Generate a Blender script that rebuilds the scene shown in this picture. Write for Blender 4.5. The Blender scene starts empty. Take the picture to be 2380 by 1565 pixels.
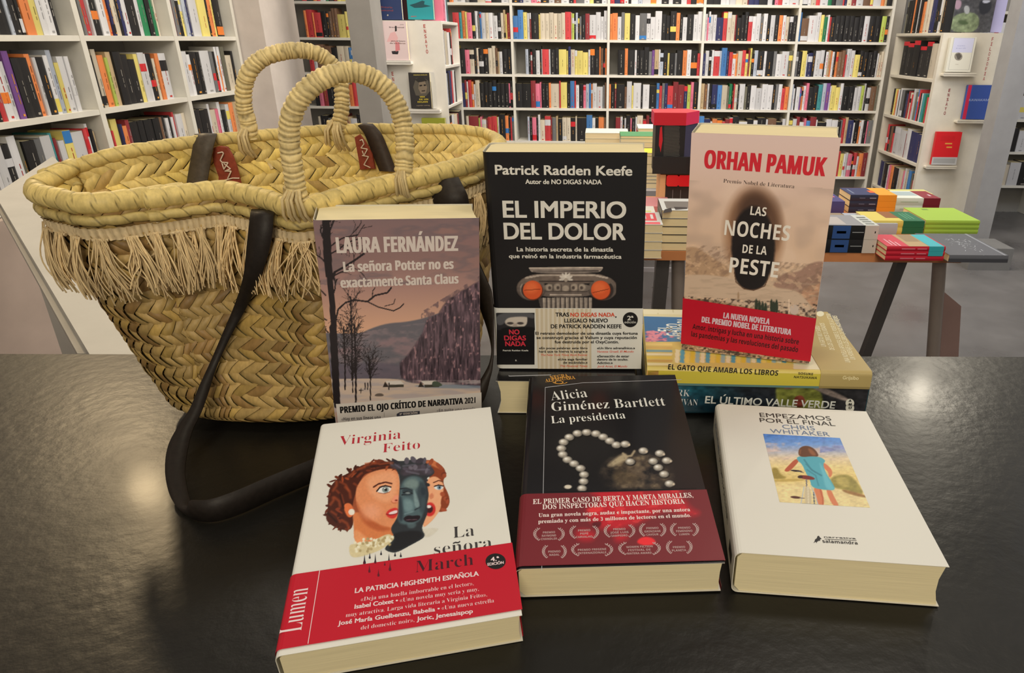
import bpy, math, random
import numpy as np
from mathutils import Matrix, Vector

SC = bpy.context.scene
COL = SC.collection
random.seed(7)
rng = np.random.default_rng(11)

# ------------------------------------------------------------------ camera
FPX, PCX, PCY = 1589.0, 1392.0, 782.0
PITCH, ROLL, EYE = math.radians(23.5), math.radians(0.5), 1.5
_cp, _sp, _cr, _sr = math.cos(PITCH), math.sin(PITCH), math.cos(ROLL), math.sin(ROLL)
FW = np.array([0, _cp, -_sp]); _rt = np.array([1.0, 0, 0]); _dn = np.array([0, -_sp, -_cp])
CR = _cr * _rt - _sr * _dn
CD = _sr * _rt + _cr * _dn
CC = np.array([0, 0, EYE])
cam_data = bpy.data.cameras.new('camera')
cam_data.sensor_fit = 'HORIZONTAL'; cam_data.sensor_width = 36.0
cam_data.lens = 36.0 * FPX / 2380.0
cam_data.shift_x = (1190.0 - PCX) / 2380.0
cam_data.shift_y = (PCY - 782.5) / 2380.0
cam_data.clip_start = 0.02; cam_data.clip_end = 60
cam = bpy.data.objects.new('camera', cam_data); COL.objects.link(cam)
cam.matrix_world = Matrix(((CR[0], -CD[0], -FW[0], 0), (CR[1], -CD[1], -FW[1], 0), (CR[2], -CD[2], -FW[2], EYE), (0, 0, 0, 1)))
SC.camera = cam

def proj(p):
    q = np.asarray(p, float) - CC
    z = q @ FW
    return np.stack([PCX + FPX * (q @ CR) / z, PCY + FPX * (q @ CD) / z], -1)
def ray(px, py): return FW + (px - PCX) / FPX * CR + (py - PCY) / FPX * CD
def onz(px, py, z): d = ray(px, py); return CC + d * (z - EYE) / d[2]
def ony(px, py, y): d = ray(px, py); return CC + d * y / d[1]
def onx(px, py, x): d = ray(px, py); return CC + d * x / d[0]

# ------------------------------------------------------------------ light
SC.view_settings.view_transform = 'Standard'; SC.view_settings.look = 'None'
SC.view_settings.gamma = 1.0; SC.view_settings.use_curve_mapping = False
SC.view_settings.exposure = 0.0
world = bpy.data.worlds.new('shop_air'); SC.world = world; world.use_nodes = True
bg = world.node_tree.nodes['Background']
bg.inputs[0].default_value = (1.0, 0.93, 0.83, 1); bg.inputs[1].default_value = 0.23

def area(name, loc, target, size, power, col=(1, 0.86, 0.68), size_y=None):
    l = bpy.data.lights.new(name, 'AREA'); l.energy = power; l.color = col
    l.shape = 'RECTANGLE' if size_y else 'DISK'; l.size = size
    if size_y: l.size_y = size_y
    o = bpy.data.objects.new(name, l); COL.objects.link(o); o.location = loc
    o.rotation_euler = (Vector(target) - Vector(loc)).to_track_quat('-Z', 'Y').to_euler()
    return o
area('ceiling_spot', (-1.93, 2.42, 2.55), (-0.4, 0.6, 1.13), 0.13, 12, (1, 0.75, 0.43))
area('ceiling_spot', (2.14, 4.05, 2.9), (1.2, 2.0, 0.8), 0.13, 13, (1, 0.9, 0.72))
area('ceiling_spot', (-0.15, 0.30, 2.9), (-0.15, 0.6, 1.2), 0.3, 5, (1, 0.87, 0.64))
area('unseen_panel', (0.3, -2.0, 2.7), (0.0, 0.8, 1.2), 1.3, 42, (1, 0.88, 0.68))  # unseen front light behind the camera, set back to favour upright covers
area('unseen_panel', (0.75, 1.35, 3.0), (0.75, 3.0, 0.8), 0.8, 18, (1, 0.9, 0.74))  # fill light added to brighten the stacks on the rear table
area('unseen_panel', (0.6, 4.6, 3.0), (0.6, 5.6, 1.0), 3.2, 95, (1, 0.9, 0.76), 1.0)
area('unseen_panel', (-0.9, 2.9, 3.0), (-1.9, 3.3, 1.0), 1.6, 34, (1, 0.9, 0.74), 1.0)
area('unseen_panel', (3.2, 3.0, 3.0), (3.0, 4.6, 0.4), 1.4, 40, (0.93, 0.95, 1.0), 1.0)

# ------------------------------------------------------------------ helpers
def lin(c):
    c = np.asarray(c, float) / 255.0
    return np.where(c <= 0.04045, c / 12.92, ((c + 0.055) / 1.055) ** 2.4)
WHITE = np.array([0.66, 0.60, 0.49])
def alb(c):                                   # printed colour whose look under the warm lamps is c
    return np.clip(lin(c) / WHITE * 0.80, 0.0, 0.92)

class MB:
    def __init__(s): s.v = []; s.f = []; s.c = []; s.m = []; s.n = 0; s.sm = []
    def add(s, verts, faces, col, mat=0, smooth=False):
        b = s.n; verts = np.asarray(verts, float); s.v.append(verts); s.n += len(verts)
        col = np.asarray(col, float)
        for i, f in enumerate(faces):
            s.f.append([b + k for k in f]); s.m.append(mat); s.sm.append(smooth)
            s.c.append(np.repeat(col[None], len(f), 0) if col.ndim == 1 else col[list(f)])
        return b
    def box(s, x0, x1, y0, y1, z0, z1, col, mat=0, M=None):
        v = np.array([[x, y, z] for z in (z0, z1) for y in (y0, y1) for x in (x0, x1)], float)
        if M is not None: v = v @ np.asarray(M)[:3, :3].T + np.asarray(M)[:3, 3]
        s.add(v, [(0, 2, 3, 1), (4, 5, 7, 6), (0, 1, 5, 4), (2, 6, 7, 3), (0, 4, 6, 2), (1, 3, 7, 5)], col, mat)
    def bbox(s, x0, x1, y0, y1, z0, z1, col, mat=0, b=0.003):     # box with chamfered long edges (profile in xz)
        pts = [(x0 + b, z0), (x1 - b, z0), (x1, z0 + b), (x1, z1 - b), (x1 - b, z1), (x0 + b, z1), (x0, z1 - b), (x0, z0 + b)]
        v = [(x, y, z) for y in (y0, y1) for x, z in pts]
        f = [tuple(range(7, -1, -1))[::-1], tuple(range(15, 7, -1))]
        f += [(i, i + 8, (i + 1) % 8 + 8, (i + 1) % 8) for i in range(8)]
        s.add(v, f, col, mat)
    def grid(s, P, col, mat=0, smooth=True, cu=False, cv=False):  # P (nu,nv,3)
        nu, nv = P.shape[:2]
        f = []
        for i in range(nu - (0 if cu else 1)):
            for j in range(nv - (0 if cv else 1)):
                a, b = i * nv + j, ((i + 1) % nu) * nv + j
                c, d = ((i + 1) % nu) * nv + (j + 1) % nv, i * nv + (j + 1) % nv
                f.append((a, b, c, d))
        col = np.asarray(col, float)
        if col.ndim == 3: col = col.reshape(-1, 3)
        s.add(P.reshape(-1, 3), f, col, mat, smooth)
    def tube(s, pts, r, col, mat=0, k=8, caps=True):
        pts = np.asarray(pts, float); n = len(pts)
        r = np.broadcast_to(np.asarray(r, float), (n,))
        t = np.gradient(pts, axis=0); t /= np.linalg.norm(t, axis=1, keepdims=True) + 1e-12
        up = np.array([0, 0, 1.0]) if abs(t[0][2]) < 0.9 else np.array([0, 1.0, 0])
        rings = []; e = np.cross(t[0], up); e /= np.linalg.norm(e)
        for i in range(n):
            e = e - t[i] * (e @ t[i]); e /= np.linalg.norm(e) + 1e-12; g = np.cross(t[i], e)
            a = np.arange(k) * 2 * math.pi / k
            rings.append(pts[i] + r[i] * (np.cos(a)[:, None] * e + np.sin(a)[:, None] * g))
        P = np.array(rings)
        s.grid(P, col, mat, True, False, True)
        if caps:
            s.add(P[0], [tuple(range(k))], col, mat); s.add(P[-1], [tuple(range(k - 1, -1, -1))], col, mat)
    def mesh(s, name, mats):
        me = bpy.data.meshes.new(name)
        V = np.concatenate(s.v) if s.v else np.zeros((0, 3))
        me.from_pydata(V.tolist(), [], s.f)
        me.polygons.foreach_set('material_index', s.m)
        me.polygons.foreach_set('use_smooth', s.sm)
        a = me.color_attributes.new('Col', 'FLOAT_COLOR', 'CORNER')
        C = np.concatenate(s.c); C = np.concatenate([C, np.ones((len(C), 1))], 1)
        a.data.foreach_set('color', C.astype(np.float32).ravel())
        for m in (mats if isinstance(mats, (list, tuple)) else [mats]): me.materials.append(m)
        me.update(); return me
    def build(s, name, mats, parent=None, M=None):
        o = bpy.data.objects.new(name, s.mesh(name, mats)); COL.objects.link(o)
        if M is not None: o.matrix_world = M
        if parent is not None: o.parent = parent
        return o

def tag(o, label=None, cat=None, group=None, kind=None):
    if label: o['label'] = label
    if cat: o['category'] = cat
    if group: o['group'] = group
    if kind: o['kind'] = kind
    return o
def empty(name, M=None, loc=None):
    o = bpy.data.objects.new(name, None); COL.objects.link(o)
    o.empty_display_size = 0.05
    if M is not None: o.matrix_world = M
    if loc is not None: o.location = loc
    return o

# ------------------------------------------------------------------ materials
def mat(name, rough=0.5, spec=0.4, col=None, coat=0.0, build=None, metal=0.0):
    m = bpy.data.materials.new(name); m.use_nodes = True
    nt = m.node_tree; p = nt.nodes['Principled BSDF']
    p.inputs['Roughness'].default_value = rough; p.inputs['Specular IOR Level'].default_value = spec
    p.inputs['Coat Weight'].default_value = coat; p.inputs['Metallic'].default_value = metal
    p.inputs['Coat Roughness'].default_value = 0.12
    if col is None:
        a = nt.nodes.new('ShaderNodeAttribute'); a.attribute_name = 'Col'; src = a.outputs['Color']
    else:
        r = nt.nodes.new('ShaderNodeRGB'); r.outputs[0].default_value = (*col, 1); src = r.outputs[0]
    if build: src = build(nt, p, src) or src
    nt.links.new(src, p.inputs['Base Color'])
    return m
def tex(nt, kind, scale, detail=4.0, coord='Object', stretch=(1, 1, 1), rough=0.55):
    tc = nt.nodes.new('ShaderNodeTexCoord'); mp = nt.nodes.new('ShaderNodeMapping')
    mp.inputs['Scale'].default_value = stretch
    nt.links.new(tc.outputs[coord], mp.inputs['Vector'])
    t = nt.nodes.new('ShaderNodeTexNoise' if kind == 'noise' else 'ShaderNodeTexVoronoi')
    t.inputs['Scale'].default_value = scale
    if kind == 'noise': t.inputs['Detail'].default_value = detail; t.inputs['Roughness'].default_value = rough
    nt.links.new(mp.outputs['Vector'], t.inputs['Vector'])
    return t.outputs['Fac'] if kind == 'noise' else t.outputs['Distance']
def rng_map(nt, src, a, b, c, d):
    m = nt.nodes.new('ShaderNodeMapRange'); nt.links.new(src, m.inputs['Value'])
    for k, v in zip(('From Min', 'From Max', 'To Min', 'To Max'), (a, b, c, d)): m.inputs[k].default_value = v
    return m.outputs['Result']
def mul(nt, col, fac):
    m = nt.nodes.new('ShaderNodeVectorMath'); m.operation = 'SCALE'
    nt.links.new(col, m.inputs[0]); nt.links.new(fac, m.inputs['Scale']); return m.outputs[0]
def bump(nt, p, h, strength, dist=0.001):
    b = nt.nodes.new('ShaderNodeBump'); b.inputs['Strength'].default_value = strength; b.inputs['Distance'].default_value = dist
    nt.links.new(h, b.inputs['Height']); nt.links.new(b.outputs['Normal'], p.inputs['Normal'])

def b_paint(nt, p, c):
    n = tex(nt, 'noise', 9, 5); bump(nt, p, tex(nt, 'noise', 60, 3), 0.12, 0.002); return mul(nt, c, rng_map(nt, n, 0.3, 0.7, 0.93, 1.04))
def b_page(nt, p, c):
    n = tex(nt, 'noise', 1, 3, 'Object', (14, 14, 1400)); bump(nt, p, n, 0.15, 0.0004); return mul(nt, c, rng_map(nt, n, 0.3, 0.7, 0.9, 1.06))
def b_straw(nt, p, c):
    n = tex(nt, 'noise', 260, 3, 'Object', (1, 1, 0.35)); bump(nt, p, n, 0.25, 0.0006)
    return mul(nt, c, rng_map(nt, n, 0.3, 0.7, 0.82, 1.12))
def b_leather(nt, p, c):
    n = tex(nt, 'noise', 220, 4); bump(nt, p, n, 0.35, 0.0006); return mul(nt, c, rng_map(nt, n, 0.3, 0.7, 0.8, 1.2))
def b_table(nt, p, c):
    n = tex(nt, 'noise', 5, 6); n2 = tex(nt, 'noise', 70, 5, 'Object', (1, 1, 1))
    r = rng_map(nt, n, 0.3, 0.7, 0.30, 0.42); nt.links.new(r, p.inputs['Roughness'])
    bump(nt, p, n2, 0.35, 0.0014); return mul(nt, c, rng_map(nt, n, 0.3, 0.7, 0.75, 1.3))
def b_concrete(nt, p, c):
    n = tex(nt, 'noise', 2.2, 7); nt.links.new(rng_map(nt, n, 0.3, 0.7, 0.22, 0.42), p.inputs['Roughness'])
    bump(nt, p, tex(nt, 'noise', 30, 4), 0.08, 0.003); return mul(nt, c, rng_map(nt, n, 0.3, 0.7, 0.75, 1.2))
def b_cover(nt, p, c):
    n = tex(nt, 'noise', 500, 2); bump(nt, p, n, 0.05, 0.0003)

M_COVER = mat('matte_printed_cover', 0.42, 0.35, build=b_cover)
M_GLOSS = mat('glossy_printed_cover', 0.2, 0.5, build=b_cover)
M_PAGE = mat('cut_page_edges', 0.8, 0.15, build=b_page)
M_STRAW = mat('palm_leaf', 0.5, 0.35, build=b_straw)
M_JUTE = mat('jute_thread', 0.85, 0.1, build=b_straw)
M_LEATHER = mat('leather', 0.52, 0.28, build=b_leather)
M_PAINT = mat('painted_board', 0.5, 0.3, build=b_paint)
M_PLASTER = mat('rough_plaster', 0.8, 0.15, build=b_paint)
M_CONC = mat('polished_concrete', 0.3, 0.5, col=(0.155, 0.15, 0.152), build=b_concrete)
M_TABLE = mat('waxed_steel_sheet', 0.3, 0.34, coat=0.03, col=(0.008, 0.0075, 0.0065), build=b_table)
M_SHELF = mat('shelf_book_paper', 0.45, 0.3)
M_METAL = mat('grey_metal_tube', 0.4, 0.5, build=b_paint)
M_WOOD = mat('stained_wood', 0.5, 0.3, build=b_paint)

PAGE = np.array([0.82, 0.72, 0.46])
BOARD = np.array([0.74, 0.72, 0.66])

# ------------------------------------------------------------------ lettering
def _math(s, up, lo):
    return ''.join(chr(up + ord(c) - 65) if 'A' <= c <= 'Z' else chr(lo + ord(c) - 97) if 'a' <= c <= 'z' else c for c in s)
STYLE = {'gill': (None, 0.0), 'gillb': (None, 0.018), 'gillx': (None, 0.0), 'serif': ((0x1D400, 0x1D41A), -0.010), 'serifl': ((0x1D400, 0x1D41A), -0.014), 'serifb': ((0x1D400, 0x1D41A), 0.004),
         'sansb': ((0x1D5D4, 0x1D5EE), 0.0), 'heavy': ((0x1D5D4, 0x1D5EE), 0.0), 'sans': ((0x1D5A0, 0x1D5BA), 0.0), 'ital': (None, 0.012)}
ACC = {'Á': ('A', 'a'), 'É': ('E', 'a'), 'Í': ('I', 'a'), 'Ó': ('O', 'a'), 'Ú': ('U', 'a'), 'á': ('a', 'a'), 'é': ('e', 'a'), 'í': ('i', 'a'), 'ó': ('o', 'a'), 'ú': ('u', 'a'), 'ñ': ('n', 't'), 'Ñ': ('N', 't')}
_cache = {}
def _glyphs(s, style):
    key = (s, style)
    if key in _cache: return _cache[key]
    mp, off = STYLE[style]
    cu = bpy.data.curves.new('t', 'FONT'); cu.body = _math(s, *mp) if mp else s
    cu.size = 1.0; cu.resolution_u = 5 if len(s) < 30 else 2; cu.offset = off
    if style == 'ital': cu.shear = 0.22
    o = bpy.data.objects.new('t', cu); me = bpy.data.meshes.new_from_object(o)
    n = len(me.vertices); co = np.zeros(n * 3); me.vertices.foreach_get('co', co); co = co.reshape(-1, 3)[:, :2]
    f = [tuple(p.vertices) for p in me.polygons]
    bpy.data.objects.remove(o); bpy.data.curves.remove(cu); bpy.data.meshes.remove(me)
    _cache[key] = (co, f); return co, f
def letters(s, style):
    """(verts, faces) with x from 0 to 1 over the line and y in cap heights."""
    base = ''.join(ACC[c][0] if c in ACC else c for c in s)
    co, f = _glyphs(base, style); co = co.copy(); f = list(f)
    hc = _glyphs('H', style)[0]; cap = hc[:, 1].max() - hc[:, 1].min()
    x0, x1 = co[:, 0].min(), co[:, 0].max()
    ex, ef = [], []
    for i, c in enumerate(s):
        if c not in ACC: continue
        a = _glyphs(base[:i + 1], style)[0][:, 0].max()
        g = _glyphs(base[i], style)[0]; wd = g[:, 0].max() - g[:, 0].min(); cx = a - wd / 2
        top = g[:, 1].max() if base[i] != 'i' else _glyphs('n', style)[0][:, 1].max()
        t = cap * 0.16
        if ACC[c][1] == 'a': q = [(cx - t * .7, top + t * .5), (cx + t * .2, top + t * .5), (cx + t * 1.5, top + t * 2), (cx + t * .2, top + t * 2)]
        else: q = [(cx - t * 1.7, top + t * .5), (cx - t * .6, top + t * .9), (cx + t * .6, top + t * .5), (cx + t * 1.7, top + t * 1.2), (cx + t * 1.5, top + t * 1.9), (cx + t * .6, top + t * 1.3), (cx - t * .6, top + t * 1.7), (cx - t * 1.8, top + t * 1.2)]
        b = len(co) + len(ex); ex += q
        ef += [tuple(b + k for k in range(4))] if len(q) == 4 else [(b, b + 1, b + 6, b + 7), (b + 1, b + 2, b + 5, b + 6), (b + 2, b + 3, b + 4, b + 5)]
    if ex: co = np.concatenate([co, np.array(ex)]); f += ef
    co[:, 0] = (co[:, 0] - x0) / (x1 - x0); co[:, 1] /= cap
    return co, f

# ------------------------------------------------------------------ flat things drawn on a plane
class Face:
    """A flat printed face: origin o, unit axes ex, ey, en in local coordinates of its object, W the object's world matrix; zoom (sx, ox, oy) turns drawing units into photo pixels."""
    def __init__(s, mb, W, o, ex, ey, zoom=(1, 0, 0), mat=0):
        s.mb = mb; s.o = np.array(o, float); s.ex = np.array(ex, float); s.ey = np.array(ey, float); s.en = np.cross(s.ex, s.ey)
        A = np.array(W); R = A[:3, :3]; s.wo = R @ s.o + A[:3, 3]; s.wx = R @ s.ex; s.wy = R @ s.ey; s.wn = R @ s.en
        s.zoom = zoom; s.mat = mat; s.dz = 0.00012; s.lift = 0.00012
    def uv(s, x, y):
        k, ox, oy = s.zoom; d = ray(ox + x / k, oy + y / k)
        t = ((s.wo - CC) @ s.wn) / (d @ s.wn); q = CC + d * t - s.wo
        return np.array([q @ s.wx, q @ s.wy])
    def draw(s, u, v):                        # plane -> drawing units
        P = s.wo + u[..., None] * s.wx + v[..., None] * s.wy
        q = proj(P); k, ox, oy = s.zoom
        return (q[..., 0] - ox) * k, (q[..., 1] - oy) * k
    def put(s, uvs, faces, col, step=True):
        uvs = np.asarray(uvs); P = s.o + uvs[:, :1] * s.ex + uvs[:, 1:2] * s.ey + s.dz * s.en
        s.mb.add(P, faces, col, s.mat)
    def up(s): s.dz += s.lift
    def poly(s, pts, col):
        s.put([s.uv(*p) for p in pts], [tuple(range(len(pts) - 1, -1, -1))] if s._cw(pts) else [tuple(range(len(pts)))], col)
    def _cw(s, pts):
        a = sum(p[0] * q[1] - q[0] * p[1] for p, q in zip(pts, pts[1:] + pts[:1])); return a > 0
    def rect(s, u0, v0, u1, v1, col): s.put([(u0, v0), (u1, v0), (u1, v1), (u0, v1)], [(0, 1, 2, 3)], col)
    def disc(s, c, r, col, n=28, ry=None):
        ry = ry or r
        s.poly([(c[0] + r * math.cos(-a * 2 * math.pi / n), c[1] + ry * math.sin(-a * 2 * math.pi / n)) for a in range(n)], col)
    def text(s, body, p0, p1, cap, col, style='gill'):
        a, b = s.uv(*p0), s.uv(*p1); t = s.uv(p0[0], p0[1] - cap) - a
        d = b - a; L = np.linalg.norm(d); d /= L; n = np.array([-d[1], d[0]])
        h = abs(t @ n)
        co, f = letters(body, style)
        uvs = a + co[:, :1] * L * d + co[:, 1:2] * h * n
        s.put(uvs, f, col)
        if style in ('heavy', 'gillx'):          # heavier strokes: the line set twice, a hair apart
            k = 0.036 if style == 'heavy' else 0.04
            for e in ((d, -d) if style == 'heavy' else (d + n * .6, d - n * .6, -d + n * .6, -d - n * .6)): s.dz += 0.00003; s.put(uvs + e * h * k, f, col)
            s.dz -= 0.00003 * (2 if style == 'heavy' else 4)
    def paint(s, region, step, fn):
        """region (u0,v0,u1,v1); fn(X, Y) -> colours (.,.,3 in 0..255) and alpha (.,.)."""
        u0, v0, u1, v1 = region
        nu, nv = max(2, int((u1 - u0) / step) + 1), max(2, int((v1 - v0) / step) + 1)
        U, V = np.meshgrid(np.linspace(u0, u1, nu), np.linspace(v0, v1, nv))
        X, Y = s.draw(U, V)
        C, A = fn(X, Y)
        P = s.o + U.ravel()[:, None] * s.ex + V.ravel()[:, None] * s.ey + s.dz * s.en
        a = (np.arange(nv - 1)[:, None] * nu + np.arange(nu - 1)).ravel()
        F = np.stack([a, a + 1, a + nu + 1, a + nu], 1)
        keep = (A.ravel()[F] > 0.5).sum(1) >= 2
        F = F[keep]
        used, inv = np.unique(F, return_inverse=True); F = inv.reshape(-1, 4)
        s.mb.add(P[used], F.tolist(), alb(C.reshape(-1, 3)[used]), s.mat)

class Art:
    """A little painter on point arrays: later strokes cover earlier ones."""
    def __init__(s, X, Y, base=(0, 0, 0), alpha=1.0):
        s.X, s.Y = X, Y; s.C = np.zeros(X.shape + (3,)) + np.array(base, float); s.A = np.zeros(X.shape) + alpha
    def mix(s, w, col, solid=True):
        w = np.clip(w, 0, 1)[..., None]; col = np.asarray(col, float)
        s.C = s.C * (1 - w) + col * w
        if solid: s.A = np.maximum(s.A, w[..., 0])
    def _box(s, pts, m):
        p = np.asarray(pts, float)
        return np.nonzero((s.X > p[:, 0].min() - m) & (s.X < p[:, 0].max() + m) & (s.Y > p[:, 1].min() - m) & (s.Y < p[:, 1].max() + m))
    def _dist(s, pts, I, closed):
        p = np.asarray(pts, float); x, y = s.X[I], s.Y[I]
        D = np.full(x.shape, 1e9); ins = np.zeros(x.shape, bool)
        n = len(p)
        for i in range(n if closed else n - 1):
            a, b = p[i], p[(i + 1) % n]; d = b - a
            t = np.clip(((x - a[0]) * d[0] + (y - a[1]) * d[1]) / (d @ d + 1e-9), 0, 1)
            D = np.minimum(D, np.hypot(x - a[0] - t * d[0], y - a[1] - t * d[1]))
            if closed:
                c = ((a[1] > y) != (b[1] > y))
                with np.errstate(divide='ignore', invalid='ignore'):
                    ins ^= c & (x < (b[0] - a[0]) * (y - a[1]) / (b[1] - a[1] + 1e-12) + a[0])
        return D, ins
    def poly(s, pts, col, soft=3.0, op=1.0, smooth=True):
        if smooth: pts = chaikin(pts)
        I = s._box(pts, soft * 2 + 2)
        if not len(I[0]): return
        D, ins = s._dist(pts, I, True); sd = np.where(ins, D, -D)
        w = np.zeros(s.X.shape); w[I] = np.clip(sd / soft + 0.5, 0, 1) * op
        s.mix(w, col)
    def line(s, pts, width, col, op=1.0, soft=1.5):
        I = s._box(pts, width + soft * 2 + 2)
        if not len(I[0]): return
        D, _ = s._dist(pts, I, False)
        w = np.zeros(s.X.shape); w[I] = np.clip((width / 2 - D) / soft + 0.5, 0, 1) * op
        s.mix(w, col)
    def ell(s, cx, cy, rx, ry, col, soft=0.15, ang=0.0, op=1.0):
        c, d = math.cos(ang), math.sin(ang); x = s.X - cx; y = s.Y - cy
        r = np.hypot((x * c + y * d) / rx, (-x * d + y * c) / ry)
        s.mix(np.clip((1 - r) / soft + 0.5, 0, 1) * op, col)
    def noise(s, sx, sy, amp, seed=0, oct=3):
        s.C = np.clip(s.C * (1 + amp * (vnoise(s.X / sx, s.Y / sy, seed, oct) - 0.5) * 2)[..., None], 0, 255)
def chaikin(p, n=2):
    p = np.asarray(p, float)
    for _ in range(n):
        q = np.roll(p, -1, 0); p = np.stack([0.75 * p + 0.25 * q, 0.25 * p + 0.75 * q], 1).reshape(-1, 2)
    return p
def vnoise(x, y, seed=0, oct=3):
    r = np.random.default_rng(seed); T = r.random((64, 64)); out = 0; amp = 1.0; tot = 0
    for k in range(oct):
        xi, yi = np.floor(x).astype(int), np.floor(y).astype(int); fx, fy = x - xi, y - yi
        fx = fx * fx * (3 - 2 * fx); fy = fy * fy * (3 - 2 * fy); g = lambda a, b: T[a % 64, b % 64]
        out = out + amp * ((g(xi, yi) * (1 - fx) + g(xi + 1, yi) * fx) * (1 - fy) + (g(xi, yi + 1) * (1 - fx) + g(xi + 1, yi + 1) * fx) * fy)
        tot += amp; amp *= 0.5; x = x * 2 + 7; y = y * 2 + 3
    return out / tot
def ramp(t, stops):
    t = np.asarray(t, float); xs = [q[0] for q in stops]
    return np.stack([np.interp(t, xs, [q[1][k] for q in stops]) for k in range(3)], -1)
# ================================================================== the room
def plain(name, col, mats, x0, x1, y0, y1, z0, z1):
    m = MB(); m.box(x0, x1, y0, y1, z0, z1, col); o = m.build(name, mats); tag(o, kind='structure'); return o
plain('floor', (0.2, 0.2, 0.2), M_CONC, -4, 6, -2, 8.5, -0.1, 0)
plain('wall_back', (0.62, 0.58, 0.52), M_PLASTER, -4, 6, 6.74, 6.84, 0, 3.1)
plain('wall_left', (0.66, 0.58, 0.53), M_PLASTER, -2.52, -2.40, -2, 4.36, 0, 3.1)
plain('pillar', (0.66, 0.60, 0.565), M_PLASTER, -3.2, -1.97, 4.36, 4.86, 0, 3.1)
plain('pillar', (0.30, 0.29, 0.28), M_PLASTER, -1.545, -1.40, 4.58, 4.80, 0, 3.1)
plain('pillar', (0.33, 0.33, 0.34), M_PLASTER, 2.80, 2.955, 5.07, 5.22, 0, 3.1)
plain('pillar', (0.20, 0.20, 0.20), M_PLASTER, 2.64, 2.94, 4.70, 4.97, 0, 0.16).name = 'pillar_plinth'
plain('wall_right', (0.6, 0.57, 0.52), M_PLASTER, 5.2, 5.3, -2, 6.74, 0, 3.1)

# ------------------------------------------------------------------ bookcases
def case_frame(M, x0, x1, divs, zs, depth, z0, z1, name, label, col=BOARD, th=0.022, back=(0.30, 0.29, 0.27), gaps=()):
    t = tag(empty(name, M), label, 'bookcase')
    def part(nm, *b, c=col):
        m = MB(); m.bbox(*b, c, 0, 0.0025); o = m.build(nm, M_PAINT); o.parent = t
    for d in divs: part('upright', d - th / 2, d + th / 2, 0.0, depth, z0, z1)
    for a, b in zip(divs, divs[1:]):
        for z in zs: part('shelf', a + th / 2, b - th / 2, 0.002, depth, z - 0.021, z)
    m = MB(); m.box(x0, x1, depth, depth + 0.012, z0, z1, back); o = m.build('back_panel', M_PAINT); o.parent = t  # back panel colour darkened to put in the shade behind the books
    return t
ROT = lambda x, y, a: Matrix.Translation((x, y, 0)) @ Matrix.Rotation(a, 4, 'Z')
YB, XL, XR = 6.45, -2.12, 2.54
MB_BACK, MB_LEFT, MB_KR = ROT(0, YB, 0), ROT(XL, 0, math.pi / 2), ROT(XR, 0, -math.pi / 2)
DB = [-3.02, -1.59, -0.775, 0.06, 0.878, 1.69, 2.485]
ZB = [0.34, 0.64, 0.928, 1.21, 1.495, 1.778, 2.06]
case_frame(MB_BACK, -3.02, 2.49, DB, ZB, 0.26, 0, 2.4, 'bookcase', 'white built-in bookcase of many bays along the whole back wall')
DL = [1.76, 2.40, 3.04, 3.71, 4.335]
ZL = [0.925, 1.21, 1.497, 1.782]
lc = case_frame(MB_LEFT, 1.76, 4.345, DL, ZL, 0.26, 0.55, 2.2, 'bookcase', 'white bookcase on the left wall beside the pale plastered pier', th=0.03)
m = MB(); m.bbox(1.76, 4.345, -0.03, 0.24, 0, 0.9, (0.50, 0.40, 0.35)); m.build('base_cabinet', M_PAINT, lc, None)
lc.children[-1].matrix_parent_inverse = Matrix.Identity(4)

# display units (white panels with ledges, shelves round the side)
kr = tag(empty('display_unit', Matrix.Identity(4)), 'white display unit beside the right grey pillar, ledges on its front', 'display unit')
KC = np.array([0.70, 0.66, 0.57])
m = MB(); m.bbox(XR, 3.035, 5.56, 5.60, 0, 1.565, KC); fr = m.build('front_panel', M_PAINT, kr)
m = MB(); m.bbox(XR, 3.035, 5.60, 6.45, 1.543, 1.565, KC); m.build('top_board', M_PAINT, kr)
m = MB(); m.bbox(XR, XR + 0.26, 6.43, 6.449, 0, 1.54, KC); m.build('upright', M_PAINT, kr)
m = MB(); m.box(XR + 0.255, XR + 0.27, 5.60, 6.43, 0, 1.54, KC * 0.9); m.build('back_panel', M_PAINT, kr)
for z in (1.24, 0.91, 0.60, 0.286):
    m = MB(); m.bbox(XR, XR + 0.255, 5.60, 6.43, z - 0.025, z, KC); m.build('shelf', M_PAINT, kr)
def ledge(par, a, b, y, z, col):
    m = MB(); m.bbox(a, b, y - 0.055, y, z - 0.018, z, col, 0, 0.003); m.bbox(a, b, y - 0.058, y - 0.052, z - 0.004, z + 0.008, col, 0, 0.002); m.build('ledge', M_PAINT, par)
def span(x0, x1, y, Y):                     # a ledge or a book between two sight lines on the plane y = Y
    a, b = ony(x0, y, Y), ony(x1, y, Y); return a[0], b[0], a[2]
for x0, x1, y in ((2190, 2266, 171), (2222, 2297, 280), (2150, 2220, 386)):
    a, b, z = span(x0, x1, y, 5.53); ledge(kr, a, b, 5.56, z, KC)

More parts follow.
